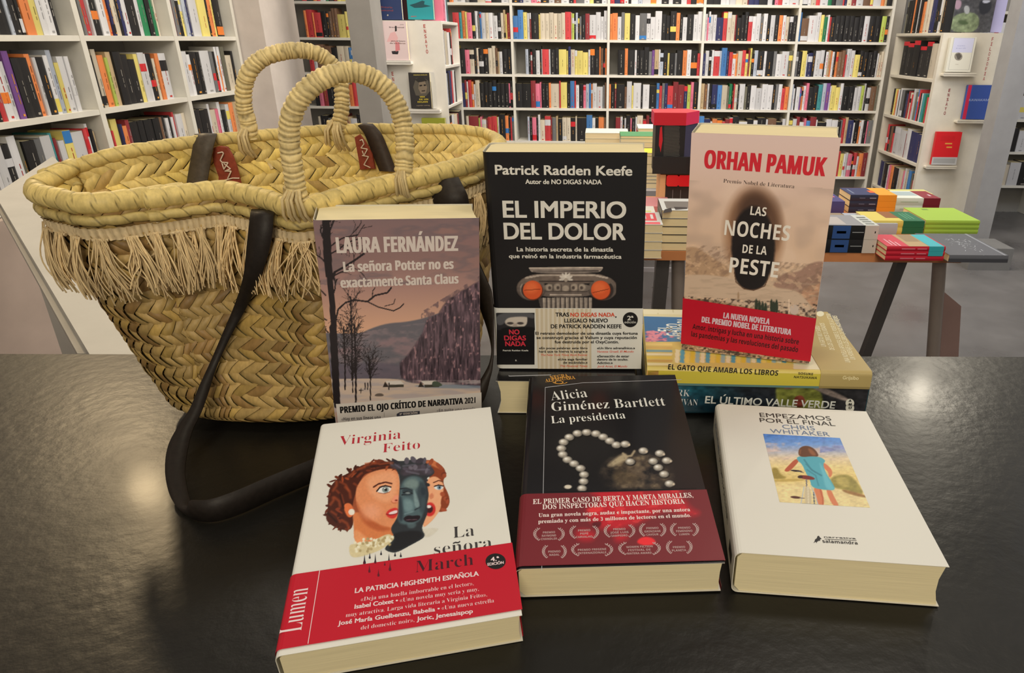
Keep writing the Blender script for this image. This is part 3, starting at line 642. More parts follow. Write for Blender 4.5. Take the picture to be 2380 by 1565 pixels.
STK = 'books stacked on the display table'
def flat_book(x0, x1, y0, y1, z, t, col, label, top=(), spine=(), face='spine', yaw=0.0, side=None, group=STK, art=None, zoom=None):
    """a book lying down: spine (or page edges) towards -y; top / spine list coloured patches (fractions)."""
    w, d = x1 - x0, y1 - y0
    M = Matrix.Translation((x0, y0, z)) @ Matrix.Rotation(yaw, 4, 'Z')
    b = tag(empty('book', M), label, 'book', group); c = salb(col); mb = MB()
    mb.box(0, w, 0, d, 0, 0.0012, c); mb.box(0, w, 0, d, t - 0.0012, t, c)
    if face == 'spine':
        P = np.array([[(x, y, zz) for y, zz in ((0.0, 0.0012), (-0.0022, t * .3), (-0.0026, t * .5), (-0.0022, t * .7), (0.0, t - 0.0012))] for x in (0, w)]); mb.grid(P, c, 0, True)
        for e in (0, 1): mb.add(P[e], [(0, 1, 2, 3, 4)], c)
        for u0, u1, v0, v1, k in spine: mb.box(w * u0, w * u1, -0.0031, 0.0, t * v0, t * v1, salb(k))
    else: mb.box(0, 0.0012, 0, d, 0, t, salb(side) if side else c)
    for i, (u0, v0, u1, v1, k) in enumerate(top):
        zz = t + 0.0002 + 0.00015 * i; mb.add([(w * u0, d * v0, zz), (w * u1, d * v0, zz), (w * u1, d * v1, zz), (w * u0, d * v1, zz)], [(0, 1, 2, 3)], salb(k))
    if art: F = Face(mb, M, (0, 0, t), (1, 0, 0), (0, 1, 0), zoom or (1, 0, 0)); art(F, w, d)
    o = mb.build('cover', M_COVER); o.parent = b
    mb = MB(); mb.box(0.002, w - 0.002, 0.0015, d - 0.003, 0.0012, t - 0.0012, np.array([0.92, 0.76, 0.47])); o = mb.build('page_block', M_PAGE); o.parent = b
    return b
def at(px, py, z, Y=None): return onz(px, py, z)
# front row, left to right
for k in range(4):
    flat_book(0.055, 0.222, 2.36, 2.55, TZ + 0.031 * k, 0.0305, (205, 200, 190), f'{["lowest", "second", "third", "top"][k]} white paperback in the front left stack, cream page edges outward', face='pages', art=(lambda F, w, d: (F.rect(w * .4, d * .30, w * .9, d * .92, salb((215, 75, 80))), F.rect(w * .45, d * .03, w * .95, d * .2, salb((222, 95, 100))), F.up(), F.rect(w * .62, d * .45, w * .68, d * .8, salb((215, 208, 200))), F.rect(w * .78, d * .45, w * .84, d * .8, salb((215, 208, 200))))) if k == 3 else None)
for k in range(5):
    flat_book(0.225, 0.385, 2.46, 2.66, TZ + 0.0305 * k, 0.030, (60, 56, 54) if k < 4 else (205, 202, 194), f'{["lowest", "second", "third", "fourth", "top"][k]} book in the stack left of the tall novel, page edges outward', face='pages', side=(70, 62, 60),
              art=(lambda F, w, d: (F.rect(w * .12, d * .15, w * .97, d * .75, salb((120, 112, 104))), F.up(), F.poly([(1545, 487), (1560, 483), (1562, 492), (1540, 496)], salb((40, 38, 38))), F.poly([(1566, 481), (1597, 482), (1597, 486), (1570, 488)], salb((60, 55, 52))))) if k == 4 else None)
flat_book(0.06, 0.22, 2.60, 2.80, TZ, 0.09, (214, 208, 192), 'thick white book behind the front left stack', face='pages', top=[(.3, .3, .9, .6, (200, 195, 120))])
flat_book(0.15, 0.30, 2.86, 3.05, TZ, 0.075, (205, 130, 130), 'pink covered book behind the thick white book', face='spine')
for k in range(2):
    flat_book(0.828, 1.018, 2.449, 2.61, TZ + 0.0015 + 0.052 * k, 0.051, (28, 28, 30), f'{["lower", "upper"][k]} thick black book with a blue label, at the table edge', spine=[(.12, .46, .04, .96, (52, 84, 140)), (.74, 1.0, 0, 1, (215, 200, 184)), (.20, .38, .42, .60, (190, 196, 205)), (.5, .72, .48, .54, (150, 150, 148)), (.93, .95, .45, .6, (70, 50, 45))],
              top=[(0, 0, .72, 1, (150, 148, 150)), (0, .1, .4, .8, (188, 178, 170)), (.72, 0, 1, 1, (206, 206, 196)), (.78, .1, .95, .2, (120, 124, 118)), (.78, .3, .95, .4, (120, 124, 118)), (.78, .5, .95, .6, (120, 124, 118)), (.78, .7, .95, .8, (120, 124, 118))] if k else [])
for k in range(3):
    flat_book(1.022, 1.232, 2.36, 2.52, TZ + 0.0005 + 0.0175 * k, 0.017, (200, 30, 50), f'{["lowest", "middle", "top"][k]} red book with a turquoise end in the front red stack', spine=[(.25, .48, .4, .6, (225, 130, 140)), (.52, .68, .4, .6, (225, 130, 140))] + ([(.72, .97, 0, 1, (60, 175, 178))] if k else []), yaw=0.015,
              top=[(0, 0, .38, 1, (214, 70, 86)), (.38, 0, .72, 1, (190, 160, 116)), (.45, .4, .7, 1, (160, 134, 100)), (.72, 0, .97, 1, (70, 185, 190)), (.1, .1, .13, .6, (235, 170, 175)), (.16, .05, .19, .5, (235, 170, 175)), (.22, .02, .25, .35, (235, 170, 175))] if k == 2 else [])
def d_greybook(F, w, d):
    r = np.random.default_rng(4)
    for _ in range(60):
        u, v = r.normal(.55, .1) * w, r.normal(.5, .17) * d; a = r.random() * 3; L = r.random() * .02
        F.put([(u, v), (u + .002, v), (u + .002 + L * math.cos(a), v + L * math.sin(a)), (u + L * math.cos(a), v + L * math.sin(a))], [(0, 1, 2, 3)], salb((205, 205, 205)))
    F.rect(w * .93, 0, w * .97, d, salb((150, 150, 152)))
flat_book(1.242, 1.452, 2.345, 2.64, TZ + 0.001, 0.026, (100, 100, 104), 'wide dark grey book with a white scribbled drawing, overhanging the table end', spine=[(0, 1, 0, .5, (70, 70, 74))], art=d_greybook)
# second row
flat_book(0.93, 1.03, 2.74, 2.90, TZ, 0.045, (150, 130, 105), 'tan book at the left of the second row, pink flower on it', top=[(.3, .2, .9, .5, (210, 95, 140))], spine=[(0, 1, 0, .3, (40, 44, 30))])
flat_book(1.035, 1.205, 2.72, 2.90, TZ, 0.045, (170, 174, 182), 'silver grey book in the second row beside the navy stack', top=[(.2, .2, .25, .8, (200, 204, 210)), (.32, .2, .37, .8, (200, 204, 210))])
for k in range(2):
    flat_book(1.092, 1.318, 2.735, 2.895, TZ + 0.027 * k, 0.0265, (222, 200, 100), f'{["lower", "upper"][k]} yellow book with a green end, beside the lime stack', spine=[(.62, 1, 0, 1, (32, 105, 72))], top=[(.38, .3, .62, 1, (150, 95, 55)), (.62, 0, 1, 1, (38, 112, 78)), (.74, .2, .76, .8, (100, 165, 125)), (.8, .2, .82, .8, (100, 165, 125)), (.86, .2, .88, .8, (100, 165, 125))] if k else [])
for k in range(3):
    flat_book(1.325, 1.545, 2.74, 2.97, TZ + 0.0005 + 0.0185 * k, 0.018, (165, 195, 70), f'{["lowest", "middle", "top"][k]} lime green book in the stack at the table end', top=[(.3, .8, .42, .9, (120, 150, 60))] if k == 2 else [])
# third row
for k in range(3):
    flat_book(1.135, 1.345, 3.10, 3.26, TZ + 0.0275 * k, 0.027, (40, 44, 66), f'{["lowest", "middle", "top"][k]} navy book with an orange end, beside the white and maroon pair', spine=[(.60, 1, 0, 1, (240, 150, 45)), (.2, .32, .45, .55, (110, 116, 140)), (.42, .56, .45, .55, (170, 172, 190))],
              top=[(0, 0, .62, 1, (52, 60, 98)), (.60, 0, 1, 1, (240, 160, 50)), (.1, .2, .14, .8, (120, 128, 150)), (.5, .3, .62, .6, (230, 100, 50))] if k == 2 else [])
for k in range(2):
    flat_book(1.355, 1.555, 3.12, 3.28, TZ + 0.033 * k, 0.0325, (222, 222, 204), f'{["lower", "upper"][k]} white book with a dark red end, in the third row', spine=[(.62, 1, 0, 1, (128, 34, 44)), (.1, .5, .4, .55, (190, 196, 170))], top=[(.1, .35, .6, .9, (168, 180, 176)), (.62, 0, 1, 1, (140, 40, 52)), (.85, .3, .9, .5, (215, 190, 190))] if k else [])
flat_book(0.93, 1.10, 3.06, 3.24, TZ, 0.06, (70, 66, 120), 'purple book with pink lettering, left in the third row', top=[(.1, .1, .16, .9, (225, 130, 160)), (.26, .1, .32, .9, (225, 130, 160)), (.42, .3, .48, .9, (225, 130, 160)), (.6, .5, .9, .6, (220, 120, 150))])
flat_book(1.20, 1.40, 3.29, 3.40, TZ, 0.055, (200, 40, 50), 'red book at the far edge of the display table', top=[(.1, .1, .5, .5, (210, 200, 190))])
flat_book(1.42, 1.60, 3.29, 3.40, TZ, 0.05, (205, 196, 120), 'pale yellow book at the far corner of the display table')
# second display table further back
t2 = tag(empty('display_table', Matrix.Identity(4)), 'second display table further back, its top level with stacked pale books', 'table')
m = MB(); m.bbox(-0.15, 0.62, 3.95, 4.85, 0.66, 0.70, alb((150, 140, 130))); m.build('table_top', M_WOOD, t2)
for x in (-0.1, 0.57):
    for y in (4.0, 4.8): m = MB(); m.tube([(x, y, 0.66), (x, y, 0)], 0.022, TG); m.build('leg', M_METAL, t2)
m = MB(); m.bbox(-0.1, 0.57, 3.98, 4.0, 0.20, 0.225, alb((170, 160, 150))); m.build('stretcher', M_PAINT, t2)
G2 = 'books on the second display table'
def pile(x0, x1, y0, y1, z, specs, nm, face='pages'):
    for i, (t, c) in enumerate(specs):
        flat_book(x0, x1, y0, y1, z, t, c, f'{ORD[i]} book from the bottom, {nm}', face=face, group=G2); z += t + 0.0004
pile(0.24, 0.42, 4.02, 4.2, 0.70, [(.03, (180, 180, 178)), (.02, (60, 60, 62)), (.02, (190, 200, 205)), (.018, (90, 80, 80)), (.05, (205, 190, 140)), (.045, (205, 190, 140)), (.018, (225, 205, 60))], 'front pile on the second display table')
pile(0.12, 0.40, 4.28, 4.5, 0.70, [(.05, (150, 146, 140)), (.05, (100, 98, 98)), (.05, (205, 195, 160)), (.045, (70, 68, 70)), (.03, (210, 200, 170)), (.02, (215, 210, 190)), (.016, (80, 140, 90))], 'middle pile on the second display table')
pile(-0.10, 0.18, 4.55, 4.8, 0.70, [(.05, (180, 175, 160)), (.05, (190, 180, 150)), (.06, (200, 190, 160)), (.05, (210, 195, 140)), (.035, (210, 205, 190))], 'left far pile on the second display table')
pile(0.24, 0.54, 4.55, 4.8, 0.70, [(.05, (180, 175, 160)), (.05, (190, 180, 150)), (.06, (200, 190, 160)), (.05, (190, 200, 150)), (.045, (205, 60, 40)), (.02, (212, 208, 196))], 'right far pile on the second display table')

# tall box standing on a small wooden stand
st = tag(empty('box_stand', Matrix.Identity(4)), 'small stand with a pale wooden side and red strip, under the black box', 'stand')
S0 = ony(1532, 470, 3.05); bx0, bx1 = ony(1545, 470, 3.05)[0], ony(1602, 470, 3.05)[0]
zr0, zr1 = ony(1570, 432, 3.05)[2], ony(1570, 404, 3.05)[2]
m = MB(); m.bbox(S0[0], bx0, 3.05, 3.25, TZ, zr1, alb((205, 160, 105))); m.build('wooden_side', M_WOOD, st)
m = MB(); m.bbox(bx0, bx1 + 0.06, 3.06, 3.22, TZ, zr0, salb((46, 42, 42)))
for x in (0.3, 0.62): m.box(bx0 + (bx1 - bx0) * x, bx0 + (bx1 - bx0) * (x + .03), 3.0585, 3.06, TZ + 0.05, zr0 - 0.02, salb((110, 105, 105)))
m.build('dark_base', M_COVER, st)
m = MB(); m.bbox(bx0 + .002, bx0 + (bx1 - bx0) * .5, 3.035, 3.22, zr0, zr1 - .004, salb((215, 30, 40)), 0, .006); m.bbox(bx0 + (bx1 - bx0) * .5, bx1 + 0.05, 3.035, 3.22, zr0, zr1 - .004, salb((215, 30, 40)), 0, .006); m.build('red_strip', M_GLOSS, st)
m = MB(); m.bbox(S0[0], bx1 + 0.06, 3.045, 3.25, zr1 - .004, zr1, salb((170, 120, 75))); m.build('top_board', M_WOOD, st)
YB2 = 3.05
bb = empty('gift_box', Matrix.Identity(4)); tag(bb, 'tall black box with a red lid standing behind the pink novel', 'box')
zt, zl = ony(1560, 262, YB2)[2], ony(1570, 288, YB2)[2]
xa, xb, xc = ony(1521, 290, YB2)[0], ony(1594, 290, YB2)[0], ony(1622, 290, YB2 + .10)[0]
BLK = salb((36, 33, 34)); NV = salb((56, 56, 84))
def prism(mb, pts, z0, z1, cols, cap):
    n = len(pts)
    for i in range(n):
        a, b = pts[i], pts[(i + 1) % n]; mb.add([(*a, z0), (*b, z0), (*b, z1), (*a, z1)], [(0, 1, 2, 3)], cols[i % len(cols)])
    mb.add([(*p, z1) for p in pts], [tuple(range(n))], cap); mb.add([(*p, z0) for p in pts], [tuple(range(n - 1, -1, -1))], cap)
pts = [(xa + .006, YB2), (xb, YB2), (xc, YB2 + .10), (xc - .04, YB2 + .19), (xa + .006, YB2 + .16)]
m = MB(); prism(m, pts, zr1 + .001, zl, [BLK, NV, BLK, BLK, BLK], BLK)
F = Face(m, Matrix.Identity(4), (0, YB2, 0), (1, 0, 0), (0, 0, 1), (9.52, 1370, 300)); F.dz = .0006
F.poly([(1565, 0 - 40), (1605, -60), (1620, 250), (1590, 420), (1575, 520), (1560, 430), (1535, 360), (1545, 150)], salb((205, 35, 45)))
r = np.random.default_rng(2)
for k in range(30):
    y = -130 + k * 26; F.poly([(1660 - k * .8, y), (2005 - r.integers(0, 25), y + 10 + k * .9), (2005 - r.integers(0, 25), y + 17 + k * .9), (1660 - k * .8, y + 7)], salb((120, 114, 104)))
F.up(); F.poly([(1640, 775), (1790, 790), (1788, 875), (1640, 850)], salb((225, 220, 215))); F.up(); [F.poly([(x, 800), (x + 16, 802), (x + 16, 838), (x, 834)], salb((120, 70, 66))) for x in (1662, 1684, 1708, 1732, 1756)]
m.build('carton', M_COVER, bb)
m = MB(); pts2 = [(xa - .003, YB2 - .004), (xb, YB2 - .005), (xc + .004, YB2 + .10), (xc - .04, YB2 + .195), (xa - .003, YB2 + .165)]
prism(m, pts2, zl - .006, zt, [salb((205, 32, 48)), salb((225, 45, 90)), salb((200, 30, 45))], salb((225, 50, 66))); m.build('lid', M_COVER, bb)
xk = ony(1516, 400, YB2 - .02)[0]
m = MB(); prism(m, [(xk, YB2 - .02), (xb + .01, YB2 - .02), (xc, YB2 - .005), (xa, YB2 - .002)], zr1 + .002, zr1 + .075, [BLK], BLK); m.build('foot_flap', M_COVER, bb)
# ================================================================== the counter
CT = 1.13
m = MB(); A0, A1 = onz(0, 823, CT), onz(2380, 830, CT); sl = (A1[1] - A0[1]) / (A1[0] - A0[0])
YE = lambda x: A0[1] + sl * (x - A0[0])
xs = (-1.3, 1.3); v = [(x, y, z) for z in (CT - 0.012, CT) for x, y in ((xs[0], 0.02), (xs[1], 0.02), (xs[1], YE(xs[1])), (xs[0], YE(xs[0])))]
ctr = tag(empty('counter', Matrix.Identity(4)), 'dark waxed steel counter top across the front, holding the basket and novels', 'counter')
m.add(v, [(3, 2, 1, 0), (4, 5, 6, 7), (0, 1, 5, 4), (1, 2, 6, 5), (2, 3, 7, 6), (3, 0, 4, 7)], (0.02, 0.02, 0.02)); m.build('counter_top', M_TABLE, ctr)
m = MB(); m.box(-1.25, 1.25, 0.12, 0.62, 0, CT - 0.012, (0.05, 0.045, 0.04)); m.build('counter_body', M_PAINT, ctr)
# white flap at the counter's end
q = [onz(-12, 452, 1.10), onz(123, 363, 1.10), onz(440, 815, 1.10), onz(207, 822, 1.10)]
q[2] = np.array([-0.50, 0.86, 1.10]); q[3] = q[3] + (q[3] - q[0]) * 0.02
m = MB(); m.add([p - np.array([0, 0, .028]) for p in q] + list(q), [(0, 1, 2, 3), (7, 6, 5, 4), (0, 4, 5, 1), (1, 5, 6, 2), (2, 6, 7, 3), (3, 7, 4, 0)], (0.52, 0.51, 0.48))
fp = m.build('counter_flap', M_PAINT); tag(fp, 'long white board reaching from the counter towards the left bookcase', 'board')
e = [onz(-14, 470, 1.085), onz(8, 470, 1.085), onz(208, 822, 1.085), onz(180, 822, 1.085)]
m = MB(); m.add([p - np.array([0, 0, .012]) for p in e] + e, [(0, 1, 2, 3), (7, 6, 5, 4), (0, 4, 5, 1), (1, 5, 6, 2), (2, 6, 7, 3), (3, 7, 4, 0)], (0.42, 0.40, 0.37)); m.build('edge_strip', M_PAINT, fp)
m = MB(); m.box(-1.78, -1.70, 2.05, 2.13, 0, 1.072, (0.5, 0.48, 0.45)); m.build('support', M_PAINT, fp)

# ================================================================== basket
BK = tag(empty('straw_basket', loc=(-0.30, 0.68, CT)), 'woven palm leaf market basket with fringe, two wrapped handles and leather straps', 'basket')
BKI = Matrix.Translation((0.30, -0.68, -CT))
def bpart(mb, name, mats, parent=None):
    o = mb.build(name, mats); o.parent = parent or BK
    if parent is None: o.matrix_parent_inverse = BKI
    return o
RIM = [(85, 440, 1.385), (150, 467, 1.381), (250, 474, 1.379), (340, 466, 1.378), (430, 450, 1.379), (500, 446, 1.379), (560, 452, 1.378), (625, 468, 1.375), (690, 487, 1.372), (750, 474, 1.374), (830, 450, 1.379), (900, 432, 1.382), (1000, 409, 1.387), (1080, 387, 1.392), (1130, 365, 1.396), (1160, 340, 1.400),
       (1128, 313, 1.405), (1050, 303, 1.409), (950, 303, 1.411), (850, 302, 1.411), (750, 306, 1.411), (650, 314, 1.411), (550, 323, 1.411), (450, 333, 1.410), (350, 348, 1.408), (250, 367, 1.404), (170, 389, 1.398), (105, 414, 1.390)]
FAR = 1.13
RP = np.array([onz(p[0], p[1], EYE - (EYE - p[2]) * FAR) for p in RIM])
ca, sa = math.cos(math.radians(24.7)), math.sin(math.radians(24.7)); cen = np.array([-0.283, 0.645]) * FAR
d = RP[:, :2] - cen; th = np.arctan2((-d[:, 0] * sa + d[:, 1] * ca) / (0.085 * FAR), (d[:, 0] * ca + d[:, 1] * sa) / (0.20 * FAR)) % (2 * math.pi)
o_ = np.argsort(th); th, RP = th[o_], RP[o_]
def periodic(t, T, P):
    """smooth closed curve through P at angles T."""
    Te = np.concatenate([T[-3:] - 2 * math.pi, T, T[:3] + 2 * math.pi]); Pe = np.concatenate([P[-3:], P, P[:3]])
    t = np.asarray(t) % (2 * math.pi); i = np.clip(np.searchsorted(Te, t) - 1, 1, len(Te) - 3)
    u = ((t - Te[i]) / (Te[i + 1] - Te[i]))[..., None]
    m0 = (Pe[i + 1] - Pe[i - 1]) / (Te[i + 1] - Te[i - 1])[..., None] * (Te[i + 1] - Te[i])[..., None]
    m1 = (Pe[i + 2] - Pe[i]) / (Te[i + 2] - Te[i])[..., None] * (Te[i + 1] - Te[i])[..., None]
    return (2 * u**3 - 3 * u**2 + 1) * Pe[i] + (u**3 - 2 * u**2 + u) * m0 + (-2 * u**3 + 3 * u**2) * Pe[i + 1] + (u**3 - u**2) * m1
# even spacing round the rim
tt = np.linspace(0, 2 * math.pi, 2001); cp = periodic(tt, th, RP); L = np.concatenate([[0], np.cumsum(np.linalg.norm(np.diff(cp, axis=0), axis=1))])
PER = L[-1]
def ang(u): return np.interp(np.asarray(u) % 1.0 * PER, L, tt)
def rim(u): return periodic(ang(u), th, RP)
bc, ba, bb2, bph = np.array([-0.302, 0.692]), 0.156, 0.091, math.radians(15)
def base(u):
    a = ang(u); x, y = ba * np.cos(a), bb2 * np.sin(a)
    return np.stack([bc[0] + x * math.cos(bph) - y * math.sin(bph), bc[1] + x * math.sin(bph) + y * math.cos(bph), np.full(np.shape(a), CT + 0.004)], -1)
def wall(u, s, off=0.0):
    """point on the wall: u round, s from 0 at the rim to 1 at the table; off outward."""
    u, s = np.broadcast_arrays(np.asarray(u, float), np.asarray(s, float))
    R, B = rim(u), base(u); f = s - 0.05 * np.sin(math.pi * s)
    P = R * (1 - f[..., None]) + B * f[..., None]
    P[..., 2] = R[..., 2] * (1 - s) + B[..., 2] * s
    pinch = 1 - 0.22 * np.clip((s - 0.93) / 0.07, 0, 1) ** 2
    c = np.array([-0.305, 0.70])
    P[..., :2] = c + (P[..., :2] - c) * pinch[..., None]
    if np.any(off):
        e = 1e-3; a, b = rim(u + e) - rim(u - e), base(u + e) - base(u - e); t = a * (1 - s[..., None]) + b * s[..., None]
        n = np.stack([t[..., 1], -t[..., 0], 0 * t[..., 0]], -1); n /= np.linalg.norm(n, axis=-1, keepdims=True) + 1e-9
        P = P + n * np.asarray(off)[..., None]
    return P
STRAW = np.array([0.68, 0.53, 0.20])
NL, NR = 86, 20
def weave(mb, off, sign, seed, tone):
    r = np.random.default_rng(seed); hs = 1.0 / NR; off0 = 0.0
    for i in range(NR):
        k = 1 if i % 2 else -1
        for j in range(NL):
            u0 = (j + off0) / NL; w = 1.0 / NL
            a = np.linspace(0, 1, 5); b = np.linspace(-0.22, 1.10, 5)
            A, B = np.meshgrid(a, b); U = u0 + A * w * 0.97 + B * k * w * 0.95; S = (i + B) * hs
            S = np.clip(S, 0.0, 1.0)
            bul = np.sin(math.pi * np.clip(A, 0.02, 0.98)) ** 0.42 * 0.0016 + np.sin(math.pi * np.clip((B + .22) / 1.32, 0, 1)) * 0.0020 - 0.0014 + 0.0014 * (A - .5)
            P = wall(U, S, sign * (off + bul)); P += r.normal(0, 0.0002, 3)
            q = (0.84 + 0.26 * r.random()) if sign < 0 else (0.72 + 0.5 * r.random()); c = (STRAW * 1.32 if sign < 0 else np.array([0.44, 0.30, 0.11])) * q * tone; hue = r.random()  # inner leaves painted brighter for light, outer ones browner and darker for shade
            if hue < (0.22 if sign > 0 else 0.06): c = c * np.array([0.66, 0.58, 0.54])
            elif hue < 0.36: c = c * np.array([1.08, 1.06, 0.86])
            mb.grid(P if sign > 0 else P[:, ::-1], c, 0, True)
        off0 += k * 0.95
bm = MB()
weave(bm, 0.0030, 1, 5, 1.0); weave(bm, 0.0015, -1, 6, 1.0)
u = np.linspace(0, 1, 90, endpoint=False)
bot = wall(u, np.full(90, 1.0)); bm.add(np.concatenate([bot, [bot.mean(0)]]), [(i, (i + 1) % 90, 90) for i in range(90)], STRAW * 0.5)
U, S = np.meshgrid(u, np.linspace(0.02, 1, 12)); bm.grid(wall(U, S).transpose(1, 0, 2), STRAW * 0.35, 0, True, True, False)
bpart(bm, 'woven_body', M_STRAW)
def frame_tube(curve, n, k, rfun, cfun, closed=True):
    u = np.linspace(0, 1, n, endpoint=not closed); P = curve(u); t = curve(u + 1e-3) - curve(u - 1e-3); t /= np.linalg.norm(t, axis=1, keepdims=True)
    e = np.stack([t[:, 1], -t[:, 0], 0 * t[:, 0]], 1); e /= np.linalg.norm(e, axis=1, keepdims=True) + 1e-9; g = np.cross(t, e)
    a = np.arange(k) * 2 * math.pi / k; Ug, Ag = np.meshgrid(u, a, indexing='ij'); R = rfun(Ug, Ag)
    return P[:, None] + R[..., None] * (np.cos(Ag)[..., None] * e[:, None] + np.sin(Ag)[..., None] * g[:, None]), cfun(Ug, Ag)
NW = 84
def wrapsaw(U, A, n, tw): f = (U * n + tw * A / (2 * math.pi)) % 1.0; return f
rr = np.random.default_rng(8); wt = 0.86 + 0.26 * rr.random(400)
def rim_col(n, tw, tone=1.0): return lambda U, A: (STRAW * 1.1 * tone)[None, None] * wt[(np.floor(U * n + tw * A / (2 * math.pi)).astype(int)) % 400][..., None] * (1 - 0.68 * np.clip(1 - np.minimum(wrapsaw(U, A, n, tw), 1 - wrapsaw(U, A, n, tw)) / 0.06, 0, 1))[..., None]
m = MB()
P, C = frame_tube(lambda u: rim(u) + np.array([0, 0, 0.001]), NW * 14, 14, lambda U, A: 0.0096 * (0.86 - 0.16 * np.tanh(6 * np.sin(ang(U)))) * (0.92 + 0.11 * wrapsaw(U, A, NW, -1.3) ** 0.5 * (1 - np.clip((wrapsaw(U, A, NW, -1.3) - .9) / .1, 0, 1))), rim_col(NW, -1.3))
m.grid(P, C, 0, True, True, True); bpart(m, 'rim_roll', M_STRAW)
m = MB(); NB = 64
P, C = frame_tube(lambda u: wall(u, np.full(np.shape(u), 0.060), 0.0045), NB * 14, 12, lambda U, A: 0.0044 * (0.78 + 0.22 * np.sin(math.pi * wrapsaw(U, A, NB, -1.0)) + 0.25 * wrapsaw(U, A, NB, -1.0)), rim_col(NB, -1.0, 0.72))
m.grid(P, C, 0, True, True, True); bpart(m, 'rim_braid', M_STRAW)

# fringe: ribbed tape and tassels of thread
JUTE = np.array([0.68, 0.54, 0.33])
def in_front(u): p = rim(u); return (p[1] - 0.645 * FAR) < 0.36 * (p[0] + 0.283 * FAR) + 0.085
m = MB(); n = 700; u = np.linspace(0, 1, n, endpoint=False); S = np.linspace(0.088, 0.135, 5)
U, SS = np.meshgrid(u, S, indexing='ij'); rib = 0.0062 + 0.0014 * np.sin(U * 2 * math.pi * 210) + 0.0006 * np.sin(SS * 300)
cj = JUTE * (0.9 + 0.15 * np.sin(U * 2 * math.pi * 210))[..., None]
m.grid(wall(U, SS, rib), cj, 0, True, True, False); bpart(m, 'fringe_tape', M_JUTE)
m = MB(); r = np.random.default_rng(21); NT = 58
for k in range(NT):
    u0 = (k + 0.5) / NT
    if not in_front(u0): continue
    tone = 0.85 + 0.3 * r.random(); lean = r.normal(0, 0.004)
    Ls = 0.195 + 0.04 * r.random()
    for q in range(30):
        a = r.normal(0, 0.22) / NT; sp = r.normal(0, 0.34) / NT + lean; s = np.linspace(0.125, 0.135 + Ls * (0.72 + 0.36 * r.random()), 8); v = (s - s[0]) / (s[-1] - s[0])
        uu = u0 + a * 0.5 + sp * v + 0.0020 * np.sin(v * (3 + 3 * r.random()) + r.random() * 6) * v; oo = 0.0075 + 0.012 * np.sin(v * 1.9) * (0.6 + 0.7 * r.random()) + 0.003 * r.random()
        pts = wall(uu, s, oo)
        m.tube(pts, 0.00072, JUTE * tone * (0.85 + 0.35 * r.random()) * np.array([1.04, 1.0, 0.92]), 0, 3, False)
    m.tube(wall(np.array([u0 - .25 / NT, u0, u0 + .25 / NT]), np.array([.132, .13, .132]), np.array([.008, .0095, .008])), 0.0016, JUTE * tone, 0, 5)
bpart(m, 'fringe_threads', M_JUTE)

# depth of the wall where a sight line meets it: side 0 the front, side 1 the inside of the back
_U, _S = np.meshgrid(np.linspace(0, 1, 720, endpoint=False), np.linspace(0, 1, 60), indexing='ij'); _W = wall(_U, _S); _Q = proj(_W)
_fr = ((_W[..., 1] - 0.70) < 0.40 * (_W[..., 0] + 0.31))
def surf(px, py, side):
    D = np.hypot(_Q[..., 0] - px, _Q[..., 1] - py) + np.where(_fr == (side == 0), 0, 1e6); return float(_W[..., 1].ravel()[D.argmin()])
